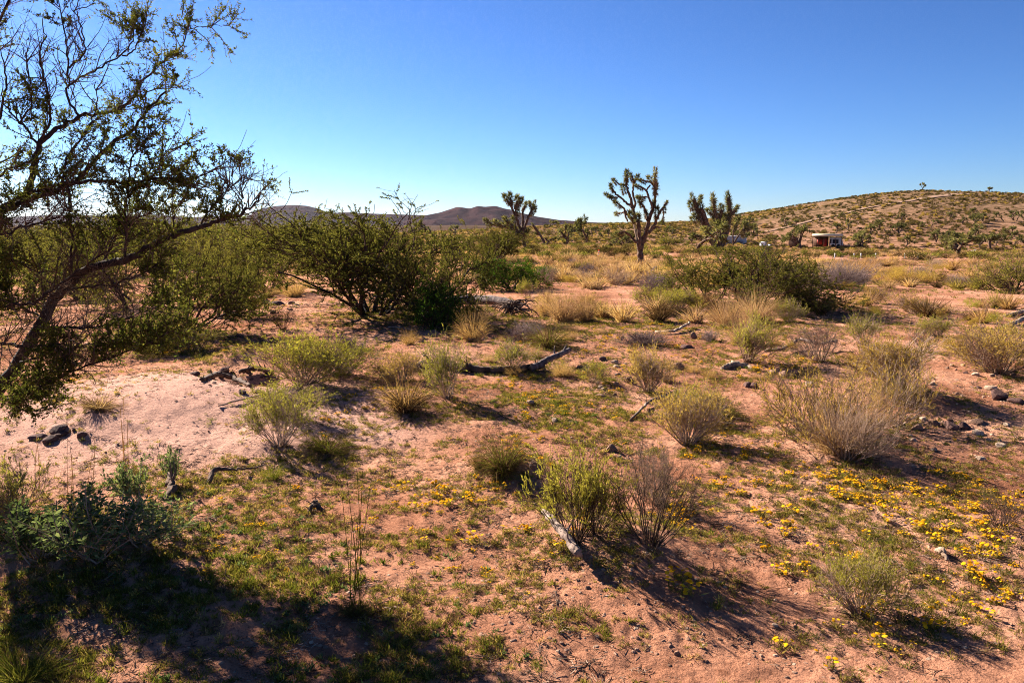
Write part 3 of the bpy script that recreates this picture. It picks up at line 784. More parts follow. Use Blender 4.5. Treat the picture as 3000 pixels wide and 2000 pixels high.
# ------------------------------------------------------------------ prototypes of shrubs
MQ = [mk_mesquite(51, 13, n_leaf=110000), mk_mesquite(52, 9, n_leaf=84000, spread=1.1), mk_mesquite(53, 7, n_leaf=64000, dense=1.0, spread=1.15)]
LU = [mk_mesquite(61, 16, 'lush_leaf', 30000, 1.0, 1.0, 0.035, 1.2)]
CR = [mk_mesquite(66, 18, 'broom_leaf', 15000, 0.8, 1.0, 0.028, 1.1)]
BR = [mk_broom(71), mk_broom(72, 56, 'fresh_leaf', n_leaf=20000, tilt=0.85, bareness=0.5), mk_broom(73, 36, n_leaf=13000, tilt=0.9, bareness=0.5)]
BG = [mk_broom(81, 50, 'broom_gold', tilt=0.85), mk_broom(82, 60, 'broom_gold', tilt=1.0, bareness=0.25), mk_broom(83, 34, 'broom_gold', tilt=1.15, n_leaf=9000, bareness=0.25, wide=0.2)]
OPEN = [mk_broom(75, 34, 'fresh_leaf', 'twig', tilt=0.95, n_leaf=26000, lw=0.0065, ll=0.032, bareness=0.58), mk_broom(76, 22, n_leaf=0, twig='twig', tilt=0.85, bareness=0.35)]
BA = [mk_broom(91, 30, n_leaf=0, twig='twig', tilt=0.75, bareness=0.3), mk_broom(92, 90, n_leaf=0, twig='twig_purple', tilt=1.15, bareness=0.2), mk_broom(93, 40, n_leaf=0, twig='twig_pale', tilt=1.0)]
GR = [mk_grass(101), mk_grass(102, 520, 'straw_pink', 0.75), mk_grass(103, 460, 'straw', 0.95, stalk=0.1), mk_grass(104, 380, 'straw_pink', 0.6, stalk=0.5)]
TU = [mk_grass(111, 420, 'straw_dark', 1.0, 0.008, 0.1, 'straw_dark', 'grass_green', 0.6), mk_grass(112, 360, 'straw_dark', 0.9, 0.008, 0.05, 'straw_dark', 'straw', 0.5)]
GG = [mk_grass(121, 300, 'grass_green', 0.8, 0.008, 0.15, 'straw', None, 0.3)]
WE = [mk_weed(131), mk_weed(132, 16)]
WOODN, STEMN, BLADN = ('branches', 'foliage'), ('stems', 'foliage'), ('blades', 'dead_base')

K = {'OP': ([OPEN[0]], STEMN, 'broom_shrub', 'shrub'), 'OB': ([OPEN[1]], STEMN, 'dry_shrub', 'dry shrub'), 'MQ': (MQ, WOODN, 'mesquite_bush', 'bush'), 'LU': (LU, WOODN, 'leafy_bush', 'bush'), 'CR': (CR, WOODN, 'creosote_bush', 'bush'), 'BR': (BR, STEMN, 'broom_shrub', 'shrub'),
     'BG': (BG, STEMN, 'golden_shrub', 'shrub'), 'BA': (BA, STEMN, 'dry_shrub', 'dry shrub'), 'GR': (GR, BLADN, 'dry_grass_clump', 'grass clump'),
     'TU': (TU, BLADN, 'grass_tussock', 'grass clump'), 'GG': (GG, BLADN, 'green_grass_clump', 'grass clump'), 'WE': (WE, STEMN, 'leafy_weed', 'weed')}
PL = [  # kind, variant, base x, base y, width, height (pixels of the photograph), label
    ('MQ', 0, 1090, 918, 540, 280, 'largest dark mesquite in the middle, many trunks meeting in black shade at its foot'),
    ('MQ', 1, 1270, 935, 330, 250, 'dark sprawling mesquite right of the largest one, hiding the fallen grey log'),
    ('LU', 0, 1265, 958, 190, 130, 'low dark green leafy bush in the deep shade right of the largest mesquite trunks'),
    ('MQ', 2, 540, 975, 430, 250, 'mesquite with arching bare twigs behind the big tree on the left'),
    ('MQ', 1, 790, 850, 270, 185, 'olive mesquite rising above its neighbours left of the largest one'),
    ('MQ', 2, 640, 845, 250, 180, 'low thin mesquite with dark crooked trunk behind the scattered rocks'),
    ('MQ', 1, 390, 905, 300, 230, 'open-branched mesquite left of the arching one, near the pale flat'),
    ('MQ', 2, 640, 930, 230, 190, 'thin mesquite right of the arching one, beside the rock heap'),
    ('MQ', 0, 250, 880, 260, 170, 'dense mesquite beyond the wash behind the big tree trunk'),
    ('MQ', 1, 560, 800, 300, 165, 'tall dense mesquite behind the arching one'),
    ('MQ', 2, 700, 770, 280, 120, 'mesquite with bright top in the second row left of the largest one'),
    ('MQ', 0, 420, 755, 300, 110, 'mesquite in the back row left of the arching one'),
    ('MQ', 1, 180, 760, 280, 110, 'mesquite in the back row seen behind the upper part of the trunk'),
    ('MQ', 2, -60, 860, 300, 190, 'mesquite cut by the left edge behind the wash'),
    ('MQ', 0, 860, 745, 260, 95, 'mesquite in the back row left behind the largest one'),
    ('CR', 0, 470, 1035, 240, 110, 'low dark green bush shading the edge of the pale sand crest'),
    ('BR', 2, 560, 1030, 200, 60, 'low sprawling green plants with yellow flowers left of the wide broom shrub'),
    ('MQ', 0, 300, 815, 330, 150, 'broad mesquite seen through the branches of the big tree on the left'),
    ('MQ', 1, 90, 800, 300, 140, 'mesquite at the left edge by the pale wash'),
    ('MQ', 0, 480, 790, 290, 150, 'round olive mesquite left of the one that rises above its neighbours'),
    ('MQ', 2, 920, 800, 240, 150, 'slender-twigged mesquite just behind the left side of the largest one'),
    ('MQ', 0, 1450, 765, 150, 85, 'olive mesquite at the foot of the silhouetted joshua tree'),
    ('MQ', 1, 1370, 760, 130, 80, 'faded mesquite between the big mesquite and the lush green bush'),
    ('LU', 0, 1500, 846, 200, 82, 'bright green dense leafy bush right of the largest mesquite'),
    ('LU', 0, 1592, 822, 110, 42, 'lower right end of the bright green leafy bushes'),
    ('LU', 0, 1425, 815, 120, 55, 'lime green bush at the left end of the bright leafy ones'),
    ('MQ', 0, 2190, 892, 370, 165, 'wide feathery mesquite on the right, dark below, right of the tallest joshua tree'),
    ('MQ', 2, 2080, 890, 250, 150, 'thin arching pale-twigged mesquite leaning left beside the wide one'),
    ('CR', 0, 2335, 900, 120, 50, 'small dark green bush at the right foot of the wide mesquite'),
    ('CR', 0, 1960, 722, 62, 32, 'round creosote bush alone right of the tallest joshua tree'),
    ('CR', 0, 2960, 860, 180, 120, 'fresh green bush cut by the right edge of the photo'),
    ('BA', 1, 2455, 845, 190, 78, 'large grey-purple leafless bush right of the wide mesquite'),
    ('BR', 1, 890, 1125, 250, 150, 'wide yellow-green broom shrub left of centre, first in its row'),
    ('BR', 0, 1000, 1095, 190, 95, 'yellow-green shrub touching the right side of the wide broom shrub'),
    ('BR', 2, 820, 1305, 215, 165, 'grey-green shrub with dark bare foot on the edge of the pale sand'),
    ('BR', 0, 850, 1215, 190, 90, 'low green shrub directly behind the one with the dark bare foot'),
    ('BR', 2, 1310, 1165, 150, 180, 'thin tall shrub growing through the rotted log'),
    ('BR', 2, 1505, 1085, 150, 90, 'small pale green shrub in front of the raised end of the log'),
    ('BG', 1, 1175, 1120, 120, 90, 'golden-green shrub on top of the black shaded tussock'),
    ('TU', 1, 1185, 1205, 165, 120, 'dead black-brown tussock on a small earth mound left of centre'),
    ('TU', 0, 1478, 1378, 175, 140, 'green-topped tussock on an eroded mound in the centre'),
    ('TU', 1, 1405, 1368, 60, 65, 'small brown tussock at the left foot of the green-topped one'),
    ('TU', 0, 1605, 1018, 150, 90, 'dark round tussock above the log with black shade to its right'),
    ('BA', 1, 1540, 1000, 100, 60, 'brownish dead twigs touching the left of the dark round tussock'),
    ('GR', 0, 1385, 1000, 110, 90, 'orange-gold grass clump at the right edge of the deep mesquite shade'),
    ('GR', 3, 1395, 950, 90, 80, 'tall pinkish dry grass right behind the orange-gold clump'),
    ('GR', 1, 1650, 945, 130, 110, 'pinkish dry grass clump right of the fallen joshua trunk'),
    ('GR', 3, 1715, 940, 110, 100, 'dry grass clump with dark right side, right neighbour of the pinkish one'),
    ('GR', 0, 1600, 925, 90, 80, 'pale gold dry grass clump left of the pinkish one'),
    ('BA', 1, 1885, 1010, 150, 42, 'low mauve-grey dead shrub lying flat in the centre right'),
    ('BG', 0, 1900, 1150, 120, 135, 'golden shrub with thin dark stems standing right of centre'),
    ('BG', 1, 2015, 1300, 170, 180, 'golden-green shrub with fan of pale bare stems, right of centre'),
    ('BR', 1, 2040, 1240, 140, 110, 'bright green crown behind the fan of pale bare stems'),
    ('TU', 0, 2130, 1225, 110, 60, 'low green tussock right behind the fan-stemmed shrub'),
    ('OP', 0, 1685, 1592, 270, 285, 'tall feathery green shrub in the foreground, slightly right of centre'),
    ('OP', 0, 1745, 1560, 180, 210, 'rear half of the feathery green foreground shrubs'),
    ('OB', 0, 1905, 1592, 220, 290, 'leafless dark-stemmed shrub beside the feathery green foreground shrub'),
    ('BA', 2, 1930, 1480, 130, 190, 'thin leafless wands behind the dark-stemmed shrub'),
    ('BR', 1, 2515, 1790, 200, 185, 'small bright green shrub in the lower right with a long shadow'),
    ('GR', 3, 2450, 1325, 230, 150, 'big golden straw clump on the right, nearest of the golden mass'),
    ('BG', 2, 2400, 1290, 320, 205, 'straw-coloured twiggy shrub inside the golden mass on the right'),
    ('BG', 2, 2580, 1240, 250, 180, 'straw shrub at the right end of the golden mass'),
    ('BA', 2, 2480, 1345, 260, 170, 'pale tangled bare branches at the foot of the golden mass'),
    ('TU', 0, 2640, 1170, 160, 100, 'green and brown tussock behind the golden mass with long black shadow'),
    ('TU', 1, 2540, 1090, 160, 90, 'dull tan tussock on the mound behind the golden mass'),
    ('BR', 0, 2190, 1060, 120, 140, 'green shrub with fine dark stems beside the pale dry grass on the right'),
    ('GR', 1, 2490, 1270, 230, 170, 'faded straw clump in the middle of the golden mass'),
    ('BG', 0, 2620, 1130, 220, 150, 'tan shrub on the mound above the golden mass, against bare soil'),
    ('GR', 3, 2180, 1010, 120, 100, 'sparse tall dry grass in front of the pair on the right'),
    ('GR', 3, 2130, 960, 130, 110, 'tall pale dry grass right of centre, left one of a pair'),
    ('GR', 1, 2215, 945, 150, 100, 'pinkish tall dry grass, right one of a pair'),
    ('BR', 2, 2310, 945, 90, 70, 'small green shrub by the dark right foot of the wide mesquite'),
    ('BA', 2, 2400, 1060, 140, 120, 'leafless pale shrub behind the fallen curved branch'),
    ('BR', 2, 2530, 1010, 120, 90, 'thin pale green shrub on the mound to the right'),
    ('BG', 1, 2925, 1092, 220, 150, 'v-shaped golden shrub near the right edge with many pale stems'),
    ('BA', 0, 2700, 1030, 80, 70, 'small leafless shrub left of the v-shaped one'),
    ('BR', 0, 2745, 985, 90, 60, 'small green shrub above the leafless one on the right'),
    ('BG', 0, 2560, 890, 80, 52, 'golden small shrub on bare soil, right of the wide mesquite'),
    ('BG', 1, 2665, 915, 110, 52, 'olive and gold low shrub on the right flat'),
    ('BA', 0, 2935, 1545, 130, 110, 'thin leafless shrub with one thick stem at the right edge'),
    ('WE', 0, 270, 1640, 310, 195, 'grey-green leafy weed with pale stems in the lower left'),
    ('WE', 1, 120, 1640, 240, 190, 'dark leafy weed by the left edge, behind the grass'),
    ('WE', 0, 430, 1590, 260, 130, 'low spreading grey-green weed right of the one with pale stems'),
    ('WE', 1, 400, 1470, 110, 130, 'upright small leafy weed rising against the pale sand'),
    ('WE', 1, 500, 1420, 60, 110, 'single tall leafy sprig on the pale sand edge'),
    ('BR', 0, 30, 1560, 200, 210, 'yellow-green shrub cut by the left edge above the dark weed'),
    ('GG', 0, 800, 1400, 90, 50, 'small bright green tuft left of centre below the sand'),
    ('GG', 0, 60, 1990, 300, 110, 'thick green grass in the bottom left corner'),
    ('TU', 1, 290, 1195, 160, 45, 'low dark dead clump on the sand under the big tree'),
    ('GR', 0, 865, 870, 100, 72, 'tan dry grass clump between the mesquites left of the largest one'),
    ('TU', 1, 780, 872, 90, 40, 'low brown tussock left of the tan clump between the mesquites'),
    ('BA', 0, 830, 965, 80, 70, 'small grey thin-twigged shrub behind the wide broom shrub'),
    ('BA', 1, 1020, 1030, 110, 50, 'mauve-brown twiggy shrub behind the wide broom shrub'),
    ('TU', 0, 960, 1320, 200, 60, 'flat dark tangle of plants right of the dark bare foot'),
    ('GG', 0, 1640, 1190, 60, 18, 'small light green tuft on the lush patch in the middle'),
    ('GR', 0, 1200, 1010, 60, 50, 'small greenish grass clump left in front of the orange-gold clump'),
    ('BR', 2, 1740, 1120, 110, 60, 'thin green plant low on the middle ground left of the golden one'),
    ('BR', 2, 1900, 905, 140, 70, 'yellow-green low bush left of the thin arching mesquite'),
    ('BR', 1, 1985, 915, 120, 70, 'yellow-green round bush under the arching mesquite twigs'),
    ('BR', 2, 1550, 870, 60, 55, 'small pale green shrub under the lush green bush'),
    ('CR', 0, 1715, 838, 44, 22, 'little dark green round bush on the open middle flat, right one of two'),
    ('CR', 0, 1745, 822, 40, 20, 'little dark green round bush on the open middle flat, rear one'),
    ('GR', 0, 1822, 795, 60, 36, 'gold grass clump left in front of the tallest joshua tree'),
    ('GR', 3, 1760, 785, 70, 40, 'pale dry clump behind the little green round bushes'),
    ('BA', 1, 2080, 1000, 50, 35, 'small brown dead ball of twigs right of the upright stone'),
]
for k, v, px, py, w, h, lab in PL:
    pr, names, nm, cat = K[k]
    put(nm, pr[v], names, px, py, w, h, lab, cat)

# yucca beside the lush bush
rs = np.random.RandomState(5)
x, y, z = g1(1415, 850)
yr = bpy.data.objects.new('yucca', None); C.objects.link(yr); yr.location = (x, y, z)
tag(yr, 'small spiky yucca on a short trunk left of the bright green bush', 'yucca')
u = y / F_PX
link('trunk', mesh('yucca_trunk', [(limb(chain([(0, 0, -.05, 7 * u), (0, 0, 22 * u, 6 * u)], 6), 8, 0.1, rs), 'joshua_dead')]), yr)
o = link('leaf_rosette', mk_rosette(9, 130, 1.0, 0.07, 0.3, 'yucca_leaf', True), yr, (0, 0, 26 * u), 0, 26 * u)

# ------------------------------------------------------------------ the big tree on the left
def big_tree():
    rs = np.random.RandomState(77)
    D0 = 7.4
    bx, by, bz = g1(-270, 1440)
    root = bpy.data.objects.new('acacia_tree', None); C.objects.link(root); root.location = (bx, by, bz)
    tag(root, 'big thorny tree with feathery green leaves filling the left edge, leaning in from outside', 'tree')
    o3 = np.array([bx, by, bz]); DS = 5.0 / 7.3
    L = [  # (r0, r1 in metres, [(px, py, distance)...])
        (0.105, 0.075, [(-270, 1440, 7.3), (-100, 1260, 7.3), (20, 1120, 7.35), (90, 1000, 7.3), (150, 890, 7.3)]),
        (0.072, 0.035, [(150, 890, 7.3), (200, 822, 7.2), (277, 779, 7.1), (393, 756, 7.0), (491, 689, 6.9), (580, 667, 6.9)]),
        (0.032, 0.010, [(580, 667, 6.9), (640, 650, 6.9), (700, 628, 6.9), (745, 605, 6.95), (765, 565, 7.0)]),
        (0.10, 0.055, [(-270, 1440, 7.3), (-220, 1250, 7.5), (-150, 1050, 7.5), (-150, 850, 7.6), (-90, 700, 7.6), (0, 622, 7.6), (80, 567, 7.6)]),
        (0.050, 0.030, [(80, 567, 7.6), (94, 527, 7.6), (107, 446, 7.7), (120, 411, 7.7), (170, 375, 7.8), (232, 341, 7.9)]),
        (0.026, 0.008, [(232, 341, 7.9), (326, 330, 8.1), (384, 304, 8.3), (402, 250, 8.4), (473, 183, 8.6), (536, 134, 8.8), (549, 89, 8.9)]),
        (0.008, 0.003, [(549, 89, 8.9), (535, 50, 8.9), (532, 18, 8.9)]), (0.008, 0.003, [(549, 89, 8.9), (600, 78, 9.0), (655, 76, 9.0), (700, 72, 9.1)]),
        (0.040, 0.012, [(0, 622, 7.6), (134, 568, 7.4), (192, 549, 7.3), (250, 509, 7.2), (286, 455, 7.1), (321, 420, 7.0), (384, 388, 7.0), (411, 348, 7.0), (451, 295, 7.0), (487, 268, 7.0)]),
        (0.026, 0.008, [(90, 562, 7.5), (150, 545, 7.3), (214, 536, 7.1), (330, 529, 7.0), (400, 545, 6.9), (470, 515, 6.9), (560, 535, 6.9), (622, 500, 6.9)]),
        (0.020, 0.006, [(232, 341, 7.9), (200, 300, 7.9), (200, 250, 7.9), (203, 200, 7.9), (192, 98, 8.0), (178, 45, 8.0), (155, -30, 8.0)]),
        (0.016, 0.005, [(200, 250, 7.9), (290, 200, 8.2), (358, 163, 8.3), (395, 115, 8.3), (388, 75, 8.4), (352, 38, 8.4)]),
        (0.014, 0.005, [(358, 163, 8.3), (395, 150, 8.3), (420, 90, 8.3), (430, 55, 8.3)]),
        (0.016, 0.005, [(203, 200, 7.9), (255, 150, 7.8), (235, 70, 7.8), (205, 10, 7.8)]),
        (0.020, 0.006, [(110, 420, 7.7), (150, 360, 7.6), (140, 260, 7.6), (110, 170, 7.6), (135, 110, 7.6), (125, 55, 7.6)]),
        (0.020, 0.006, [(110, 420, 7.7), (60, 360, 7.6), (25, 320, 7.5), (-20, 280, 7.5)]), (0.015, 0.005, [(60, 360, 7.6), (95, 300, 7.5), (85, 220, 7.4), (70, 140, 7.4)]),
        (0.018, 0.006, [(0, 350, 7.5), (20, 250, 7.5), (10, 190, 7.5), (0, 140, 7.5)]), (0.016, 0.006, [(326, 330, 8.1), (395, 290, 8.0), (450, 260, 7.9), (520, 215, 7.8)]),
        (0.022, 0.006, [(205, 620, 7.2), (205, 560, 7.2), (175, 500, 7.2), (215, 430, 7.3), (250, 390, 7.3), (285, 330, 7.3), (280, 240, 7.3)]),
        (0.020, 0.006, [(208, 800, 7.2), (212, 700, 7.2), (205, 620, 7.2), (185, 560, 7.2)]),
        (0.018, 0.006, [(365, 760, 7.0), (370, 620, 7.0), (378, 540, 7.0), (380, 470, 6.9), (450, 380, 6.9), (445, 350, 6.9)]),
        (0.015, 0.005, [(375, 580, 7.0), (440, 500, 6.9), (470, 460, 6.9), (520, 430, 6.9)]), (0.012, 0.004, [(460, 530, 6.9), (520, 520, 6.9), (560, 515, 6.9)]),
        (0.014, 0.004, [(590, 660, 6.9), (620, 600, 6.9), (665, 560, 6.9), (712, 520, 6.9)]), (0.010, 0.003, [(665, 560, 6.9), (680, 530, 6.9), (678, 512, 6.9)]),
        (0.012, 0.004, [(500, 690, 6.9), (505, 620, 6.9), (530, 580, 6.9)]), (0.010, 0.003, [(712, 622, 6.9), (708, 575, 6.9), (712, 530, 6.9)]),
        (0.020, 0.006, [(20, 1120, 7.35), (60, 1160, 7.1), (120, 1130, 6.9), (200, 1090, 6.8), (290, 1060, 6.7), (380, 1030, 6.7), (470, 985, 6.7), (560, 940, 6.7)]),
        (0.014, 0.004, [(20, 1165, 7.1), (60, 1195, 6.9), (110, 1205, 6.8)]),
        (0.024, 0.008, [(-60, 900, 7.4), (0, 897, 7.2), (89, 890, 7.0), (143, 863, 6.9), (196, 810, 6.9), (268, 770, 6.9), (330, 716, 6.9)]),
        (0.022, 0.007, [(-90, 760, 7.4), (0, 745, 7.2), (60, 775, 7.1), (120, 800, 7.0)]), (0.02, 0.006, [(-60, 640, 7.5), (0, 700, 7.2), (80, 660, 7.0), (170, 640, 6.9), (210, 600, 6.9)]),
        (0.020, 0.006, [(110, 970, 7.3), (180, 955, 7.0), (250, 965, 6.9), (330, 950, 6.8), (420, 915, 6.8), (500, 880, 6.8)]),
        (0.016, 0.005, [(60, 1060, 7.2), (140, 1040, 7.0), (240, 1010, 6.9), (330, 1000, 6.8), (440, 960, 6.8)]),
        (0.018, 0.006, [(-40, 1000, 7.2), (40, 1010, 7.0), (110, 1020, 6.9), (180, 1000, 6.8), (240, 1005, 6.7)]),
        (0.016, 0.005, [(190, 850, 7.2), (240, 840, 7.0), (320, 835, 6.9), (400, 810, 6.8), (470, 770, 6.8)]), (0.014, 0.004, [(300, 775, 7.1), (330, 690, 7.1), (400, 640, 7.1), (470, 610, 7.1)]),
        (0.016, 0.005, [(130, 930, 7.3), (60, 900, 7.4), (10, 850, 7.4), (-30, 800, 7.4)]),
        (0.05, 0.02, [(-150, 1050, 7.5), (-330, 800, 7.6), (-450, 500, 7.8), (-480, 200, 7.8)]), (0.05, 0.02, [(-150, 850, 7.6), (-200, 600, 8.2), (-150, 300, 8.6), (-60, 0, 8.9), (0, -300, 9.0)]),
        (0.03, 0.01, [(-150, 300, 8.6), (-20, 100, 8.7), (80, -100, 8.8), (230, -330, 8.8)]), (0.03, 0.01, [(-450, 500, 7.8), (-300, 250, 7.4), (-200, 0, 7.2), (-150, -250, 7.0)]),
        (0.02, 0.008, [(-60, 0, 8.9), (120, -200, 9.1), (330, -330, 9.4), (480, -420, 9.6)]),
        (0.03, 0.008, [(-200, 600, 8.2), (-90, 520, 8.2), (0, 480, 8.2), (60, 440, 8.2)]), (0.03, 0.008, [(-150, 700, 7.6), (-60, 560, 7.3), (0, 510, 7.2), (90, 470, 7.1)])]
    paths = []; wood = []
    for r0, r1, pts in L:
        Q = [[*(at(a, b, d * DS) - o3), 0.43 * (r0 + (r1 - r0) * i / (len(pts) - 1))] for i, (a, b, d) in enumerate(pts)]
        if pts[0][0] == -270: Q[0][:3] = [0, 0, -0.15]
        Q = chain(Q, len(pts) * 4, 0.006, rs)
        wood.append((limb(Q, 8, 0.06, rs), 'bark'))
        # resample limb by length in 0.25 m pieces as parents for twigs
        P = Q[:, :3]; seg = np.linalg.norm(np.diff(P, axis=0), axis=1).sum(); k = max(2, int(seg / 0.15))
        if r0 > 0.045:
            if pts[0][0] == -270 or pts[0] == (150, 890, 7.3): continue
        G = chain([list(q) + [0] for q in P], k * 3 + 1)[:, :3]
        for i in range(k): paths.append(G[i * 3:i * 3 + 4])
    P0 = np.array(paths)
    link('trunk', mesh('tree_trunk', wood, True), root)
    cen = lambda s: s
    m1 = 1700
    s, d, _ = branch(P0, m1, 0, 1, 0.5, 1.2, rs); d = d * [1, 0.9, 1] + [0.12, -0.05, 0.15]
    hi_ = s[:, 2] + o3[2] > 1.85; kk = ~hi_ | (rs.rand(m1) < 0.5); s, d = s[kk], d[kk]; m1 = len(s)
    B1 = grow(s, d, 0.08 + 0.20 * rs.rand(m1), 6, rs, 0.04, 0.16)
    m2 = 7500
    s, d, _ = branch(B1, m2, 0.1, 1, 0.5, 1.2, rs); B2 = grow(s, d, 0.05 + 0.12 * rs.rand(m2), 4, rs, 0.05, 0.2)
    # long bare arching whips
    s, d, _ = branch(P0, 60, 0, 1, 0.4, 1.0, rs); B3 = grow(s, d + [0.3, 0, 0.2], 0.28 + 0.22 * rs.rand(60), 9, rs, 0.1, 0.1)
    link('twigs', mesh('tree_twigs', [(tubes(B1, np.linspace(0.0036, 0.0016, 6)[None], 4), 'twig'), (tubes(B2, np.linspace(0.0016, 0.0009, 4)[None], 3), 'twig'),
                                      (tubes(B3, np.linspace(0.003, 0.0012, 9)[None], 3), 'twig')]), root)
    nl = 140000
    l, dl, _ = branch(B2, nl, 0, 1, 0.7, 1.4, rs)
    l2, dl2, _ = branch(B1, 38000, 0.3, 1, 0.8, 1.4, rs); l = np.concatenate([l, l2]); dl = np.concatenate([dl, dl2])
    dn = vnoise(l[:, 0] * 4.2, l[:, 2] * 4.2 + l[:, 1] * 2, 60) + 0.35 * vnoise(l[:, 0] * 12, l[:, 2] * 12, 61)
    keep = dn > -0.02
    wp = l + o3; qx, qy, _ = proj(wp[:, 0], wp[:, 1], wp[:, 2])
    keep |= (wp[:, 2] > 1.95) & (dn > -0.13)
    keep |= (qx > 500) & (qy < 260)
    l, dl = l[keep], dl[keep]; q = 0.6 + 0.6 * rs.rand(len(l))
    link('foliage', mesh('tree_foliage', [(leaves(l, dl + [0, 0, 0.1], 0.0195 * q, 0.0085 * q, rs), 'tree_leaf')]), root)
big_tree()

# ------------------------------------------------------------------ dead wood
def dead_log(name, pts, m, label, cat='log', k=12, rough=0.13, stubs=0, seed=1, lift=0.0, n=None, group=None, splits=0):
    """pts: (px, py, radius in px, height above ground m)"""
    rs = np.random.RandomState(seed)
    W = []
    for px, py, rp, h in pts:
        x, y, z = g1(px, py); W.append([x, y, z + h, rp / F_PX * y])
    o3 = np.array(W[0][:3]); W = [[*(np.array(w[:3]) - o3), w[3]] for w in W]
    Q = chain(W, n or len(W) * 6, 0.004, rs)
    parts = [(limb(Q, k, rough, rs), m)]
    root = link(name, mesh(name, parts, False), None, o3)
    tag(root, label, cat, group)
    for s in range(stubs):
        i = rs.randint(1, len(Q) - 1); d = unit(rs.randn(3) + [0, 0, 0.9]); L = Q[i, 3] * (3 + 4 * rs.rand())
        P = grow(Q[i:i + 1, :3], d[None], L, 5, rs, 0.0, 0.2)[0]
        B = np.concatenate([P, np.linspace(Q[i, 3] * 0.35, Q[i, 3] * 0.08, 5)[:, None]], 1)
        link('branch_stub', mesh('stub', [(limb(B, 6, 0.1, rs), m)]), root)
    return root

dead_log('fallen_joshua_trunk', [(1190, 905, 8, .10), (1300, 905, 11, .14), (1380, 898, 14, .16), (1450, 900, 13, .15), (1525, 907, 9, .10)], 'shade_wood', 'thick grey fallen joshua trunk behind the largest mesquite', 'log', 14, 0.07, 0, 3)
def crown_wreck():
    rs = np.random.RandomState(8); x, y, z = g1(1500, 922); n = 34
    az = rs.rand(n) * 2 * PI
    d = np.stack([np.cos(az), np.sin(az), 0.2 + 0.8 * rs.rand(n)], -1)
    P = grow(np.zeros((n, 3)) + rs.randn(n, 3) * 0.05 + [0, 0, 0.12], d, 0.3 + 0.3 * rs.rand(n), 7, rs, 0, 0.15, 0.6)
    o = link('dead_crown', mesh('dead_crown', [(tubes(P, np.linspace(0.02, 0.008, 7)[None], 5), 'dark_wood')]), None, (x, y, z))
    tag(o, 'black tangle of dead crown limbs at the right end of the fallen grey trunk', 'dead branches')
crown_wreck()
dead_log('rotted_log', [(1205, 1085, 9, .03), (1260, 1078, 17, .05), (1330, 1085, 12, .04), (1430, 1092, 10, .03), (1520, 1090, 9, .03), (1590, 1082, 9, .05)], 'dark_wood', 'long dark rotted log half buried across the middle', 'log', 14, 0.2, 9, 4)
dead_log('raised_log', [(1555, 1092, 9, .04), (1610, 1075, 9, .10), (1645, 1068, 8, .13), (1668, 1060, 6, .15)], 'shade_wood', 'grey forked log end raised off the ground in the middle', 'log', 12, 0.12, 3, 5)
dead_log('broken_branch', [(1592, 1525, 7, .06), (1618, 1575, 10, .10), (1655, 1628, 13, .11), (1695, 1672, 13, .09)], 'grey_wood', 'thick weathered broken branch with cut end below the feathery green foreground shrub', 'branch', 14, 0.17, 5, 6, n=40)
dead_log('curved_branch', [(2240, 1030, 4, .02), (2290, 1036, 5, .05), (2340, 1020, 5, .12), (2400, 1030, 5, .10), (2450, 1020, 4, .10)], 'grey_wood', 'long curved grey branch lying behind the golden mass', 'branch', 8, 0.1, 5, 7)
dead_log('driftwood', [(2115, 1082, 6, .01), (2150, 1072, 10, .02), (2190, 1078, 9, .02), (2205, 1084, 5, .01)], 'pale_wood', 'knotted bleached wood lump lying on the soil right of centre', 'wood', 10, 0.2, 1, 8)
dead_log('curved_branch', [(1920, 975, 3, .02), (1970, 978, 4, .03), (2000, 972, 4, .08), (2020, 962, 3, .1)], 'pale_wood', 'short pale curved branch behind the mauve-grey dead shrub', 'branch', 8, 0.1, 0, 9)
dead_log('bleached_log', [(2945, 928, 5, .02), (3000, 920, 6, .06), (3080, 914, 6, .1)], 'pale_wood', 'upper bleached log reaching in from the right edge', 'log', 8, 0.1, 1, 10)
dead_log('bleached_log', [(2940, 962, 6, .02), (3000, 946, 7, .08), (3080, 930, 7, .12)], 'pale_wood', 'lower bleached log reaching in from the right edge', 'log', 8, 0.1, 1, 11)
dead_log('weathered_log', [(1770, 812, 5, .02), (1840, 812, 7, .05), (1900, 808, 9, .1), (1960, 812, 6, .05)], 'dark_wood', 'dark fallen trunk in front of the tallest joshua tree', 'log', 10, 0.15, 4, 12)
dead_log('stump', [(1890, 818, 12, .0), (1905, 812, 11, .12), (1925, 806, 7, .3)], 'dark_wood', 'broken grey stump at the foot of the tallest joshua tree', 'stump', 10, 0.2, 2, 13)
dead_log('weathered_log', [(2000, 818, 7, .02), (2050, 812, 8, .06), (2110, 812, 6, .04)], 'dark_wood', 'dark fallen trunk right of the broken grey stump', 'log', 10, 0.15, 3, 14)
dead_log('root_piece', [(590, 1118, 5, .02), (640, 1108, 8, .06), (690, 1122, 7, .05), (735, 1138, 4, .03)], 'dark_wood', 'dark tangled root on the lip of the shaded hollow in the sand', 'root', 8, 0.25, 9, 41)
dead_log('root_piece', [(700, 1100, 6, .04), (750, 1092, 9, .06), (800, 1100, 5, .03)], 'dark_wood', 'black rotted wood above the shaded hollow under the wide broom shrub', 'root', 8, 0.25, 7, 42)
dead_log('pale_stick', [(640, 1192, 2, .01), (740, 1172, 3, .03), (830, 1150, 2, .01)], 'grey_wood', 'thin twig lying across the sand right below the shaded hollow', 'stick', 6, 0.1, 2, 43)
dead_log('small_stump', [(500, 1462, 14, -.01), (503, 1440, 12, .05), (498, 1425, 6, .09)], 'dark_wood', 'short black rotten stump on the edge of the green patch', 'stump', 9, 0.3, 2, 15)
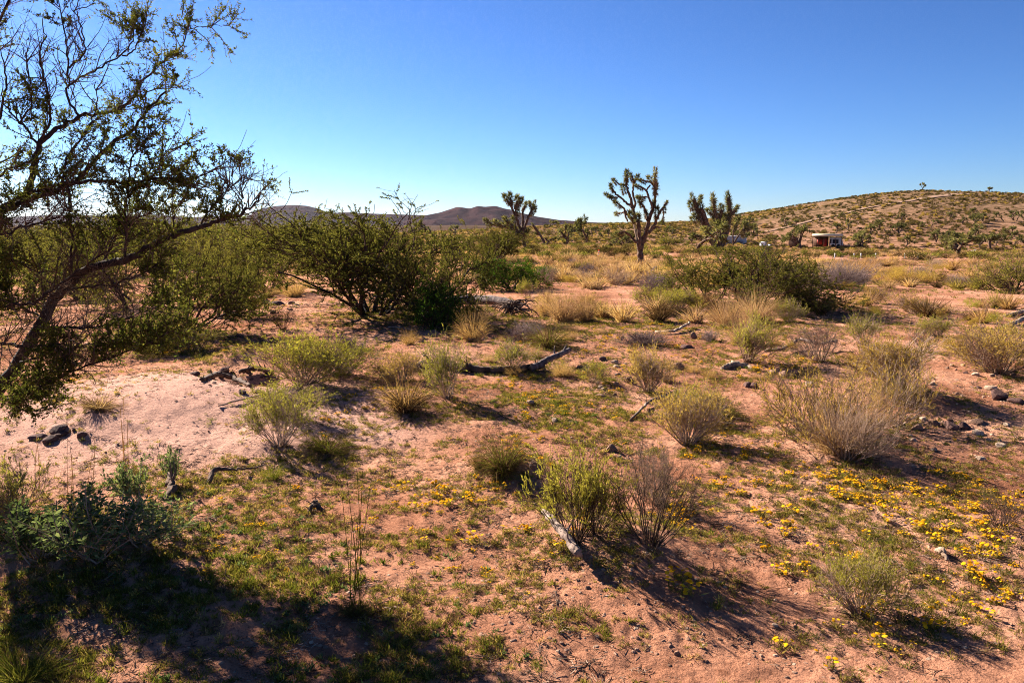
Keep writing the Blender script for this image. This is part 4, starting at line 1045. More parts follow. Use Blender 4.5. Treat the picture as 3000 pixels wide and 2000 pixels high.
dead_log('root_piece', [(905, 1500, 5, .0), (922, 1490, 8, .05), (945, 1502, 6, .01)], 'dark_wood', 'small arched reddish root left of the tall grass stalks', 'root', 8, 0.2, 5, 16)
dead_log('root_piece', [(610, 1420, 6, .0), (630, 1400, 7, .07), (700, 1398, 3, .05), (770, 1380, 2, .04)], 'dark_wood', 'bent dark root with long thin tail above the green patch', 'root', 8, 0.15, 4, 17)
dead_log('pale_stick', [(2745, 1612, 7, .0), (2758, 1628, 9, .03), (2775, 1640, 5, .0)], 'pale_wood', 'short bleached stick among the yellow flowers on the right', 'stick', 8, 0.2, 0, 18)
dead_log('pale_stick', [(1985, 1145, 3, .01), (1900, 1190, 5, .05), (1845, 1235, 3, .01)], 'grey_wood', 'dark thin stick lying at the foot of the slim golden shrub', 'stick', 7, 0.1, 4, 19)
for i, (px, py) in enumerate([(1235, 905), (1285, 950), (1140, 960), (1340, 985)]):
    dead_log('shade_stick', [(px, py, 3, .01), (px + 40, py - 8 + 9 * i, 3, .05), (px + 80, py + 10, 2, .01)], 'grey_wood', ['grey stick under the largest mesquite trunks', 'grey stick in front of the dark leafy bush', 'grey stick left in front of the largest mesquite', 'pale stick at the right edge of the deep shade'][i], 'stick', 6, 0.1, 1, 30 + i)

# tall grass stalks
def stalks(px, py, tops, label, r=0.0022, base=True, mm='straw'):
    x, y, z = g1(px, py); rs = np.random.RandomState(int(px))
    P = []
    for (tx, ty) in tops:
        e = at(tx, ty, y + rs.randn() * 0.05) - [x, y, z]
        s = np.array([rs.randn() * 0.02, rs.randn() * 0.02, 0]); m_ = (s + e) / 2 + [rs.randn() * 0.012, 0, 0]
        u = np.linspace(0, 1, 9)[:, None]; P.append((1 - u) ** 2 * s + 2 * u * (1 - u) * m_ + u * u * e)
    root = bpy.data.objects.new('grass_stalks', None); C.objects.link(root); root.location = (x, y, z)
    tag(root, label, 'grass clump')
    for p in P: link('stalk', mesh('stalk', [(tubes(p[None], np.linspace(r, r * 0.6, 9)[None], 4), mm)]), root)
    if base:
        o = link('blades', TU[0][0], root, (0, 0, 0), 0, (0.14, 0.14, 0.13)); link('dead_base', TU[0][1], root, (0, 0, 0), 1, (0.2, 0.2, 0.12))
stalks(1040, 1800, [(1008, 1340), (1045, 1372), (1062, 1378), (1085, 1420), (1002, 1450), (1052, 1500), (1030, 1560)], 'tall thin green grass stalks rising from a dark tuft, left of centre in front', 0.0018, True, 'grass_green')
stalks(215, 1480, [(197, 1280), (205, 1300), (210, 1330)], 'dry grass stalks in front of the dark rocks, right ones', 0.002, False)
stalks(265, 1440, [(275, 1280), (270, 1330)], 'single dry grass stalk in front of the pale sand', 0.002, False)
stalks(370, 1425, [(362, 1165), (352, 1190), (372, 1215), (355, 1230)], 'tallest dry grass stalks on the pale sand by the leafy sprig', 0.0022, False)
stalks(108, 1440, [(105, 1270), (110, 1300)], 'dry grass stalks below the dark rock pile', 0.002, False)

# ------------------------------------------------------------------ rocks
def mk_rock(seed, m):
    import bmesh
    bm = bmesh.new(); bmesh.ops.create_icosphere(bm, subdivisions=3, radius=1)
    rs = np.random.RandomState(seed)
    pl = unit(rs.randn(9, 3)); dd = 0.55 + 0.35 * rs.rand(9)
    for v in bm.verts:
        c = np.array(v.co)
        for n_, d_ in zip(pl, dd):
            q = c @ n_ - d_
            if q > 0: c = c - n_ * q * 0.92
        c = c * (1 + 0.07 * vnoise(c[0] * 4 + seed, c[1] * 4 + c[2] * 3, seed % 7))
        v.co = c * [1, 0.8, 0.62]
    me = bpy.data.meshes.new('rock'); bm.to_mesh(me); bm.free(); me.materials.append(M[m]); return me
RK = {c: [mk_rock(200 + 10 * i + j, 'rock_' + c) for j in range(4)] for i, c in enumerate(('dark', 'brown', 'pale'))}
def rock(px, py, w, h, c, label, group=None):
    x, y, z = g1(px, py); rr = random.Random(px * 31 + py)
    s = w / F_PX * y / 1.7; hh = h / F_PX * y / 1.0
    o = link('rock', RK[c][rr.randrange(4)], None, (x, y, z + hh * 0.16), rr.random() * 6.28, (s, s, hh)); o.rotation_euler.x = rr.uniform(-.2, .2)
    tag(o, label, 'rock', group)
for a in [(172, 1262, 58, 26, 'dark', 'largest dark rock at the top of the pile on the pale sand'), (112, 1285, 52, 18, 'dark', 'flat dark rock at the left of the pile on the pale sand'),
          (148, 1292, 38, 26, 'dark', 'front dark rock of the pile on the pale sand'), (180, 1275, 34, 18, 'dark', 'small dark rock at the right of the pile on the pale sand'),
          (238, 1275, 34, 20, 'dark', 'rounded dark rock apart from the pile, right of it'), (218, 1262, 14, 12, 'dark', 'tiny pointed dark rock behind the rounded one on the sand'),
          (708, 1152, 28, 18, 'dark', 'dark rock in front of the shaded hollow'), (750, 1150, 34, 16, 'brown', 'flat brown rock right of the shaded hollow'), (655, 1090, 34, 20, 'dark', 'dark rock standing in for the shade under the overhang of the hollow'),  # the last one is only shade in the hollow, shaped as a rock
          (570, 1098, 30, 16, 'dark', 'dark rock on the sand crest left of the hollow'), (640, 800 + 92, 40, 26, 'dark', 'left rock of the heap in front of the thin mesquite'),
          (770, 890, 34, 34, 'brown', 'tall pointed rock of the heap by the mesquites'), (735, 900, 40, 22, 'dark', 'dark rock in the middle of the heap by the mesquites'), (690, 905, 30, 22, 'dark', 'round dark rock at the left end of the heap by the mesquites'),
          (808, 893, 48, 16, 'dark', 'long flat rock at the right end of the heap by the mesquites'), (770, 922, 22, 10, 'brown', 'small brown rock in front of the heap by the mesquites'), (703, 990, 30, 18, 'dark', 'lone dark rock beside the flower patch left of the wide broom shrub'),
          (645, 935, 18, 10, 'dark', 'small lone dark rock on the pale flat at left'),
          (2010, 1010 + 8, 46, 14, 'dark', 'flat dark stone lying in front of the upright stone'), (2030, 992, 24, 26, 'brown', 'upright pointed stone right of centre'), (1842, 1120, 30, 24, 'brown', 'tan rock at the left foot of the slim golden shrub'),
          (1805, 1130, 26, 16, 'brown', 'smaller tan rock left of the tan one'), (1762, 1165, 34, 16, 'brown', 'brown stone by the lush patch'), (1985, 1080, 40, 26, 'brown', 'double tan rock right of the slim golden shrub'),
          (1765, 1055, 24, 18, 'dark', 'round dark stone right of the raised log'), (1800, 1062, 20, 12, 'pale', 'white stone right of the raised log'),
          (2270, 1094, 30, 18, 'brown', 'smooth brown rock, left of the angular red-brown one'), (2303, 1102, 52, 30, 'brown', 'angular red-brown rock right of the bleached wood lump'),
          (2190, 1132, 26, 20, 'dark', 'left of two black rocks below the bleached wood'), (2212, 1138, 28, 26, 'dark', 'right of two black rocks below the bleached wood'), (2370, 1130, 28, 20, 'pale', 'white rock at the left edge of the golden mass'),
          (1790, 1322, 38, 30, 'brown', 'light brown rock alone in the centre, with its shadow to the right'), (1815, 1345 - 5, 14, 12, 'pale', 'small white chip beside the light brown rock'), (1625, 1235, 22, 16, 'pale', 'pale rock between the tussock and the lush patch'), (1555, 1182, 26, 18, 'pale', 'greyish pale rock among flowers left of the lush patch'),
          (2925, 1165, 60, 34, 'dark', 'large round dark red rock near the right edge'), (2905, 1140, 40, 18, 'pale', 'pale flat rock behind the large round dark red one'), (2975, 1178, 44, 18, 'dark', 'low dark rock at the very right edge'),
          (2850, 1238, 60, 18, 'brown', 'long flat-topped rock of the row near the right edge'), (2785, 1252, 46, 28, 'dark', 'round black rock of the row near the right edge'), (2825, 1255, 42, 26, 'dark', 'second round black rock of the row near the right edge'),
          (2735, 1245, 36, 20, 'brown', 'left rock of the row near the right edge'), (2690, 1258, 34, 24, 'brown', 'squarish brown rock left of the row near the right edge'), (2865, 1270, 36, 16, 'pale', 'pale stone in front of the row near the right edge'),
          (2930, 1308, 34, 18, 'pale', 'white stone on bare soil below the row of rocks'), (2870, 1345, 30, 14, 'pale', 'flat pale stone left below the white one'), (2990, 1440, 20, 14, 'brown', 'tan stone at the right edge above the leafless shrub'),
          (2675, 1290, 22, 12, 'pale', 'small pale stone left below the squarish brown one'), (2790, 1795, 26, 14, 'brown', 'brown pebble right of the small bright green shrub'), (2270, 1862 - 30, 18, 10, 'pale', 'lone pale pebble on bare soil in the lower right'),
          (1800, 1708, 22, 14, 'dark', 'dark clod beside the shadow of the broken branch'), (1720, 1722, 18, 12, 'brown', 'brown clod below the broken branch'), (2820, 1072, 16, 10, 'pale', 'pale stone left of the v-shaped shrub'), (845, 1272, 16, 10, 'pale', 'white stone right behind the grey-green shrub')]:
    rock(*a)
rr = random.Random(3); rock_rows = []
for (cx, cy, rx, ry, n, lab) in [(730, 900, 150, 26, 26, 'small dark stone scattered round the heap by the mesquites'), (2800, 1265, 170, 60, 34, 'small stone scattered round the row of rocks near the right edge'),
                                 (1800, 1110, 150, 60, 22, 'small tan stone scattered left of the slim golden shrub'), (700, 1110, 110, 35, 20, 'small dark stone at the shaded hollow in the sand'), (2850, 1120, 140, 60, 24, 'small stone on the bare soil behind the large dark red rock')]:
    for i in range(n):
        a = rr.random() * 6.28; q = rr.random() ** .5
        s = rr.uniform(7, 16); rock(cx + rx * q * math.cos(a), cy + ry * q * math.sin(a), s * 1.3, s * 0.7, rr.choice(['dark', 'brown', 'brown', 'pale']) if 'dark' not in lab[:12] else 'dark', lab, lab.replace('stone', 'stones'))
        rock_rows.append((scn.collection.objects[-1], *[float(v) for v in proj(*scn.collection.objects[-1].location)[:2]], 'larger' if s > 11 else 'smaller'))

# ------------------------------------------------------------------ camper, sheds, tank, delineator, posts
def box(x0, x1, y0, y1, z0, z1):
    V = np.array([[x, y, z] for z in (z0, z1) for x, y in ((x0, y0), (x1, y0), (x1, y1), (x0, y1))], float)
    Fq = np.array([[3, 2, 1, 0], [4, 5, 6, 7], [0, 1, 5, 4], [1, 2, 6, 5], [2, 3, 7, 6], [3, 0, 4, 7]])
    return V, Fq
def joined(bl):
    Vs, Fs, o = [], [], 0
    for V, Fq in bl: Vs.append(V); Fs.append(Fq + o); o += len(V)
    return np.concatenate(Vs), np.concatenate(Fs)
def prism(prof, y0, y1):
    """profile in x,z extruded along y; quads with fan caps of quads"""
    n = len(prof); V = [(a, y0, b) for a, b in prof] + [(a, y1, b) for a, b in prof]
    return V, [tuple(range(n)), tuple(range(2 * n - 1, n - 1, -1))] + [(i, i + n, (i + 1) % n + n, (i + 1) % n) for i in range(n)]
def site(px, py):
    x, y, z = g1(px, py); return x, y, z, y / F_PX
def buildings():
    x, y, z, u = site(2448, 726)
    az = -math.atan2(x, y)
    r = bpy.data.objects.new('camper', None); C.objects.link(r); r.location = (x, y, z); r.rotation_euler = (0, 0, az)
    tag(r, 'white camper trailer with sloping nose parked under the cream roof', 'camper')
    W = 36 * u; Ht = 29 * u
    V, Fq = prism([(-W / 2, .5), (W / 2, .5), (W / 2 + 2 * u, Ht * .45), (W / 2 - 4 * u, Ht), (-W / 2, Ht)], 0, 5.0)
    link('body', polymesh('camper_body', V, Fq, 'white_paint'), r)
    w1 = link('window', mesh('window', [(box(-W / 2 + 9 * u, -W / 2 + 25 * u, -.04, .02, Ht * .45, Ht * .82), 'dark_opening')]), r)
    link('frame', mesh('window_frame', [(joined([box(-W / 2 + 8 * u, -W / 2 + 26 * u, -.07, .01, Ht * .82, Ht * .86), box(-W / 2 + 8 * u, -W / 2 + 26 * u, -.07, .01, Ht * .41, Ht * .45)]), 'post_metal')]), w1)
    link('window', mesh('window', [(box(-W / 2 + 1.5 * u, -W / 2 + 6 * u, -.04, .02, Ht * .45, Ht * .85), 'dark_opening')]), r)
    a = np.linspace(0, 2 * PI, 15)[:-1]
    for wx in (-W * .2, W * .2):
        V = [(wx + .35 * math.cos(t), yy, .35 + .35 * math.sin(t)) for yy in (-.05, .2) for t in a]; n = 14
        link('wheel', polymesh('wheel', V, [tuple(range(n)), tuple(range(2 * n - 1, n - 1, -1))] + [(i, i + n, (i + 1) % n + n, (i + 1) % n) for i in range(n)], 'rubber'), r)
    link('hitch', mesh('hitch', [(box(W / 2, W / 2 + 1.4, 2.3, 2.5, .4, .55), 'post_metal')]), r)
    # open shelter with cream roof
    s = bpy.data.objects.new('shelter', None); C.objects.link(s); s.location = (x, y + .3, z); s.rotation_euler = (0, 0, az)
    tag(s, 'open red-walled shelter under a long cream roof left of the camper', 'shelter')
    X0, X1 = -64 * u, 19 * u
    link('roof', mesh('roof', [(box(X0, X1, -1.2, 6.5, Ht + .25, Ht + .25 + 6.5 * u), 'cream_metal')]), s)
    for k in range(6):
        xx = X0 + .15 + k * (X1 - X0 - .3) / 5
        link('post', mesh('post', [(box(xx - .07, xx + .07, -1.0, -.86, -.4, Ht + .25), 'brown_board')]), s)
    link('back_wall', mesh('back_wall', [(box(X0 + .2, -19 * u, 3.0, 3.1, -.4, Ht + .2), 'brown_board')]), s)
    link('red_panel', mesh('red_panel', [(box(-50 * u, -36 * u, .3, .4, Ht * .35, Ht * .85), 'red_paint')]), s)
    link('door', mesh('door', [(box(-33 * u, -22 * u, .3, .4, 0, Ht * .9), 'red_paint')]), s)
    # brown shed
    x2, y2, z2, u2 = site(2322, 726)
    s = bpy.data.objects.new('brown_shed', None); C.objects.link(s); s.location = (x2, y2, z2); s.rotation_euler = (0, 0, az)
    tag(s, 'small dark brown board shed left of the camper behind a joshua tree', 'shed')
    for k in range(12):
        link('board', mesh('board', [(box(-12 * u2 + k * 2 * u2, -12 * u2 + (k * 2 + 1.85) * u2, 0, .05 + .02 * (k % 2), -.3, 27 * u2), 'brown_board')]), s)
    link('side_wall', mesh('side_wall', [(box(-12 * u2, 12 * u2, .09, 4, -.3, 27 * u2), 'brown_board')]), s)
    link('roof', mesh('roof', [(box(-14 * u2, 14 * u2, -.3, 4.4, 27 * u2 + .01, 29 * u2), 'brown_board')]), s)
    # blue sheet metal shed with ribs
    x3, y3, z3, u3 = site(2155, 716)
    s = bpy.data.objects.new('metal_shed', None); C.objects.link(s); s.location = (x3, y3, z3); s.rotation_euler = (0, 0, -math.atan2(x3, y3))
    tag(s, 'pale blue ribbed sheet-metal shed behind the long-armed joshua tree', 'shed')
    w = 30 * u3; h = 25 * u3
    n = 28
    V = []
    for i in range(n * 2 + 1):
        xx = -w + i * w / n; yy = -.06 if i % 2 else .06
        V += [(xx, yy, -.4), (xx, yy, h * (1 - .1 * i / (2 * n)))]
    link('ribbed_wall', polymesh('ribbed_wall', V, [(2 * i, 2 * i + 2, 2 * i + 3, 2 * i + 1) for i in range(n * 2)], 'blue_metal'), s)
    link('side_wall', mesh('side', [(box(-w, w, .1, 4, -.4, h * .9), 'blue_metal')]), s)
    link('roof', mesh('roof', [(box(-w - .2, w + .2, -.1, 4.3, h * .9 + .02, h * .9 + .12), 'post_metal')]), s)
    # white water tank
    x4, y4, z4, u4 = site(2235, 722)
    a = np.linspace(0, 2 * PI, 25)[:-1]; rr_ = 9 * u4; hh = 12 * u4
    V = [(rr_ * math.cos(t), rr_ * math.sin(t), zz) for zz in (-.3, hh) for t in a] + [(rr_ * .4 * math.cos(t), rr_ * .4 * math.sin(t), hh * 1.15) for t in a]; n = 24
    o = link('water_tank', polymesh('tank', V, [(i, (i + 1) % n, (i + 1) % n + n, i + n) for i in range(n)] + [(i + n, (i + 1) % n + n, (i + 1) % n + 2 * n, i + 2 * n) for i in range(n)] + [tuple(range(2 * n, 3 * n))], 'white_paint', False), None, (x4, y4, z4))
    tag(o, 'low white round tank between the blue shed and the camper', 'tank')
    link('lid', polymesh('lid', [(rr_ * .2 * math.cos(t), rr_ * .2 * math.sin(t), zz) for zz in (hh * 1.15 + .01, hh * 1.22) for t in a], [(i, (i + 1) % n, (i + 1) % n + n, i + n) for i in range(n)] + [tuple(range(n, 2 * n))], 'post_metal'), o)
    x5, y5, z5, u5 = site(2262, 724)
    o = link('white_trailer', polymesh('white_trailer', *prism([(-9 * u5, .3), (9 * u5, .3), (7 * u5, 6 * u5), (-7 * u5, 8 * u5)], 0, 2.5), 'white_paint'), None, (x5, y5, z5))
    tag(o, 'small white covered trailer right of the white tank', 'trailer')
    link('wheel', polymesh('wheel', [(.3 * math.cos(t), yy, .25 + .3 * math.sin(t)) for yy in (-.1, .1) for t in a], [tuple(range(n)), tuple(range(2 * n - 1, n - 1, -1))] + [(i, i + n, (i + 1) % n + n, (i + 1) % n) for i in range(n)], 'rubber'), o)
    # white car-like flat thing by the wide joshua tree
    x6, y6, z6, u6 = site(2845, 742)
    o = link('white_pipe', mesh('white_pipe', [(limb(chain([(-14 * u6, 0, .1, 2.2 * u6), (14 * u6, 0, 9 * u6, 2.2 * u6)], 6), 8, 0), 'white_paint')]), None, (x6, y6, z6))
    tag(o, 'white pipe leaning at the right foot of the wide joshua tree', 'pipe')
    # orange and white delineator
    x7, y7, z7, u7 = site(1754, 752)
    s = bpy.data.objects.new('traffic_delineator', None); C.objects.link(s); s.location = (x7, y7, z7)
    tag(s, 'orange and white traffic delineator standing in the dry grass', 'delineator')
    def drum(z0, z1, r0, r1, m):
        a = np.linspace(0, 2 * PI, 17)[:-1]; n = 16
        V = [(r0 * math.cos(t), r0 * math.sin(t), z0) for t in a] + [(r1 * math.cos(t), r1 * math.sin(t), z1) for t in a]
        return polymesh('band', V, [(i, (i + 1) % n, (i + 1) % n + n, i + n) for i in range(n)] + [tuple(range(n, 2 * n))], m)
    hs = 20 * u7
    link('rubber_base', drum(-.05, hs * .08, 5 * u7, 4.6 * u7, 'rubber'), s)
    for k, m in enumerate(('orange', 'white_paint', 'orange', 'white_paint', 'orange')):
        link('orange_band' if m == 'orange' else 'white_band', drum(hs * (.08 + k * .184), hs * (.08 + (k + 1) * .184), (3.2 - .25 * k) * u7, (3.0 - .25 * k) * u7, m), s)
    # fence posts
    for px, lab in ((2445, 'white-topped fence post just right of the camper'), (2502, 'white-topped fence post left below the thick-armed joshua tree'), (2522, 'white-topped fence post below the thick-armed joshua tree'), (2565, 'white-topped fence post right of the thick-armed joshua tree'),
                    (2650, 'white-topped fence post left of the last one on the hill foot'), (2690, 'last white-topped fence post at the foot of the hill')):
        xx, yy, zz, uu = site(px, 757)
        p = link('fence_post', mesh('fence_post', [(box(-.035, .035, -.035, .035, -.2, 12 * uu), 'post_metal')]), None, (xx, yy, zz)); tag(p, lab, 'post', 'fence posts at the foot of the hill')
        link('white_cap', mesh('cap', [(box(-.045, .045, -.045, .045, 12 * uu + .003, 15 * uu), 'white_paint')]), p)
buildings()

# dirt track climbing the hill
def track():
    pts = [(2235, 682), (2300, 668), (2360, 652), (2420, 638), (2480, 625), (2540, 610), (2600, 600), (2640, 593), (2700, 583), (2760, 575), (2830, 568)]
    X, Y, Z = ground([p[0] for p in pts], [p[1] for p in pts])
    P = chain(np.stack([X, Y, Z, Z * 0], -1), 120)[:, :3]
    T = np.gradient(P[:, :2], axis=0); T /= np.linalg.norm(T, axis=1, keepdims=True) + 1e-9
    Nn = np.stack([-T[:, 1], T[:, 0]], -1); V = []
    wd = 0.6 + 2.2 * np.linspace(0, 1, len(P))[:, None] ** 3
    for k in np.linspace(-1.0, 1.0, 5):
        q = P[:, :2] + Nn * (k * wd + 0.4 * vnoise(P[:, 0] / 3, P[:, 1] / 3, 50 + int(k))[:, None]); V.append(np.stack([q[:, 0], q[:, 1], H(q[:, 0], q[:, 1]) + 0.22], -1))
    V = np.stack(V, 1).reshape(-1, 3)
    i = np.arange(119)[:, None] * 5; j = np.arange(4)[None]
    Fq = np.stack([i + j, i + j + 1, i + 5 + j + 1, i + 5 + j], -1).reshape(-1, 4)
    o = link('dirt_track', mesh('dirt_track', [((V, Fq), 'track')])); o['kind'] = 'structure'
track()

# ------------------------------------------------------------------ scattered individuals
def mk_far(seed, leaf, n=420, flat_=0.75, ll=0.2, ncol=14):
    rs = np.random.RandomState(seed)
    c = unit(rs.randn(ncol, 3)) * [0.38, 0.38, 0.30] + [0, 0, 0.42]; c[:, 2] = np.abs(c[:, 2])
    k = rs.randint(0, ncol, n); p = c[k] + rs.randn(n, 3) * 0.12; p[:, 2] = np.clip(p[:, 2], 0.03, 1.1)
    d = unit(p - [0, 0, 0.1]) + rs.randn(n, 3) * 0.4
    T = grow(np.zeros((16, 3)), unit(rs.randn(16, 3) * [1, 1, .5] + [0, 0, 0.9]), 0.65, 4, rs, 0.05, 0.15)
    return mesh('far_shrub', [(leaves(p, d, ll * (0.5 + 0.6 * rs.rand(n)), ll * 0.3, rs), leaf), (tubes(T, np.linspace(0.02, 0.008, 4)[None], 3), 'twig')])
FG = [mk_far(301, 'far_leaf', 600), mk_far(302, 'far_leaf', 420), mk_far(303, 'mesq_leaf', 520, ll=0.17)]
FB = [mk_far(311, 'broom_gold', 420, ll=0.22), mk_far(312, 'straw_pink', 420, ll=0.25)]
def grass_low(seed, m):
    rs = np.random.RandomState(seed); n = 150; az = rs.rand(n) * 2 * PI; tl = 0.9 * np.sqrt(rs.rand(n))
    d = np.stack([np.cos(az) * np.sin(tl), np.sin(az) * np.sin(tl), np.cos(tl)], -1)
    P = grow(rs.randn(n, 3) * [.08, .08, 0], d, 0.6 + 0.5 * rs.rand(n), 3, rs, 0, 0.06, 0.3)
    return mesh('far_grass', [(ribbons(P, np.array([1, .8, .2])[None] * 0.03), m)])
FGR = [grass_low(321, 'straw'), grass_low(322, 'straw_pink'), grass_low(323, 'straw_pink'), grass_low(324, 'tuft'), grass_low(325, 'straw_dark')]

def sample_px(n, x0, x1, y0, y1, seed):
    rs = np.random.RandomState(seed); px = x0 + (x1 - x0) * rs.rand(n); py = y0 + (y1 - y0) * rs.rand(n)
    return ground(px, py) + (px, py, rs)

def single(name, me, x, y, z, s, h, rz, label, cat, group):
    o = link(name, me, None, (x, y, z - 0.02), rz, (s, s, h)); tag(o, label, cat, group)

# keep-clear zones in the photograph (bare soil), pixels
BARE = [(470, 1180, 420, 110), (700, 950, 230, 45), (1830, 870, 120, 40), (2620, 1000, 260, 50), (2700, 1100, 250, 60), (2700, 880, 330, 25), (2300, 1190, 150, 40)]
def bare(px, py):
    b = np.zeros(px.shape)
    for cx, cy, rx, ry in BARE: b = np.maximum(b, np.exp(-((px - cx) / rx) ** 2 - ((py - cy) / ry) ** 2))
    return b

LAND = [(1870, 775, 'the tallest joshua tree'), (2110, 735, 'the long-armed joshua tree'), (2190, 850, 'the wide mesquite on the right'), (2455, 830, 'the grey-purple leafless bush'),
        (2960, 840, 'the fresh green bush at the right edge'), (2925, 1060, 'the v-shaped golden shrub'), (2560, 880, 'the golden small shrub on bare soil'), (2190, 960, 'the tall pinkish dry grass pair'),
        (1885, 1000, 'the mauve-grey dead shrub'), (2400, 1040, 'the leafless pale shrub'), (2970, 935, 'the bleached logs'), (2030, 1000, 'the upright stone'), (1740, 830, 'the two little round bushes'),
        (1900, 812, 'the dark fallen trunks'), (2700, 1010, 'the small leafless shrub by the v-shaped one'), (2150, 1078, 'the bleached wood lump'), (2450, 1200, 'the golden mass'), (1650, 940, 'the pinkish dry grass clump'),
        (2810, 750, 'the wide joshua tree'), (2525, 727, 'the thick-armed joshua tree'), (2352, 730, 'the joshua tree before the camper'), (1510, 735, 'the silhouetted joshua tree'), (1960, 720, 'the round creosote bush'),
        (1960, 910, 'the arching mesquite'), (2300, 790, 'the flat left of the grey-purple bush'), (2650, 790, 'the open straw flat'), (1680, 1060, 'the raised log end'),
        (2515, 1700, 'the small bright green shrub'), (1885, 1500, 'the dark leafless shrub'), (1655, 1550, 'the feathery green foreground shrub'), (1490, 1370, 'the green-topped tussock'), (2935, 1530, 'the thin shrub at the right edge'), (2760, 1628, 'the short bleached stick'),
        (770, 890, 'the rock heap by the mesquites'), (2825, 1255, 'the row of rocks at the right'), (1850, 1120, 'the tan rock'), (700, 1110, 'the shaded hollow'), (2925, 1160, 'the large round dark red rock'), (2015, 1260, 'the fan-stemmed shrub')]
ORD = ['nearest', 'second', 'third', 'fourth', 'fifth', 'sixth', 'seventh', 'eighth', 'ninth', 'tenth']
def name_by_place(rows, kind):
    """rows: (object, px, py, size word); each gets a label by its nearest landmark, side and rank"""
    cells = {}
    for o, px, py, sz in rows:
        L = min(LAND, key=lambda q: (q[0] - px) ** 2 + ((q[1] - py) * 2.2) ** 2)
        dx, dy = px - L[0], (py - L[1]) * 2.2
        side = ('right of' if dx > 0 else 'left of') if abs(dx) > abs(dy) else ('in front of' if dy > 0 else 'behind')
        cells.setdefault((sz, side, L[2]), []).append((dx * dx + dy * dy, o))
    for (sz, side, lm), q in cells.items():
        q.sort(key=lambda t: t[0])
        for i, (_, o) in enumerate(q):
            w = '' if len(q) == 1 else (ORD[i] + ' ' if i < 9 else 'far ')
            o['label'] = ' '.join(('%s%s %s %s %s' % (w, sz, kind, side, lm)).split())

def scatter_px(n, x0, x1, y0, y1, seed, protos, name, cat, hm, wm, label, group, keep=0.8):
    x, y, z, px, py, rs = sample_px(n, x0, x1, y0, y1, seed)
    ok = (bare(px, py) < rs.rand(n) * keep); rows = []
    for i in np.nonzero(ok)[0]:
        q = rs.uniform(0.6, 1.25)
        single(name, protos[rs.randint(len(protos))], x[i], y[i], z[i], wm * q, hm * q * rs.uniform(.8, 1.2), rs.rand() * 6.28, label, cat, group)
        rows.append((scn.collection.objects[-1], px[i], py[i], 'larger' if q > 0.92 else 'smaller'))
    if seed in (401, 402, 403, 404, 405, 406, 407):
        name_by_place(rows, {401: 'pale dry grass clump', 402: 'dry grass clump', 403: 'tan twiggy shrub', 404: 'golden-green shrub', 405: 'straw tuft', 406: 'olive bush', 407: 'scrub belt bush'}[seed])
# middle flat: dry clumps and small shrubs
scatter_px(120, 1580, 3000, 760, 830, 401, FGR[:3], 'dry_grass_clump', 'grass clump', 0.62, 0.8, 'pale dry grass clump on the flat around and beyond the tallest joshua tree', 'dry grass clumps on the far flat')
scatter_px(72, 1600, 3000, 835, 960, 402, FGR, 'dry_grass_clump', 'grass clump', 0.36, 0.42, 'small dry grass clump on the pinkish soil at mid distance', 'dry grass clumps on the middle flat')
scatter_px(60, 1600, 3000, 770, 860, 403, [BG[0][1], BA[1][0], BA[2][0], BG[1][1]], 'small_shrub', 'shrub', 0.55, 0.8, 'low tan twiggy shrub on the flat beyond the wide mesquite', 'tan shrubs on the far flat')
scatter_px(32, 2300, 3050, 870, 1060, 404, [BG[0][1], BR[0][1]], 'small_shrub', 'shrub', 0.28, 0.33, 'small golden-green shrub on the stony flat at right', 'small shrubs on the right flat')
scatter_px(26, 1400, 2300, 950, 1120, 405, [GR[0][0], GR[1][0]], 'dry_grass_clump', 'grass clump', 0.16, 0.2, 'small straw tuft on the soil round the mauve-grey dead shrub', 'small straw tufts in the middle')
scatter_px(70, 1180, 2300, 724, 764, 406, FG, 'distant_bush', 'bush', 0.62, 1.1, 'olive bush in the band of scrub behind the joshua trees', 'olive bushes behind the joshua trees')
scatter_px(60, 1950, 3050, 735, 762, 407, FG, 'distant_bush', 'bush', 0.62, 1.3, 'olive bush in the scrub belt at the foot of the hill', 'scrub belt bushes at the hill foot')
scatter_px(100, -150, 1080, 690, 790, 408, [MQ[1][1], MQ[2][1]], 'mesquite_bush', 'bush', 2.0, 2.2, 'olive mesquite in the thicket filling the left background', 'mesquites in the left background thicket')
scatter_px(110, -300, 1250, 672, 720, 409, FG, 'distant_bush', 'bush', 2.4, 3.0, 'far dark olive bush in the scrub plain at left', 'far bushes on the left plain')
scatter_px(230, 1700, 3100, 560, 735, 410, FG[:2], 'hillside_bush', 'bush', 0.75, 1.2, 'small round olive bush growing on the hillside', 'olive bushes on the hillside')
# joshua trees dotted over the slope and the far plain
x, y, z, px, py, rs = sample_px(75, 1560, 3050, 640, 725, 411)
for i in range(75):
    if y[i] > 600: continue
    v = JV[rs.randint(5)]; s = rs.uniform(1.7, 2.9)
    thing2('joshua_tree', v, ('trunk', 'crown'), x[i], y[i], z[i] - .05, s, s, rs.rand() * 6.28, 'small far joshua tree dotted over the hill slope and far flat', 'joshua tree', 'joshua trees dotted over the hillside')

name_by_place(rock_rows, 'scattered stone')
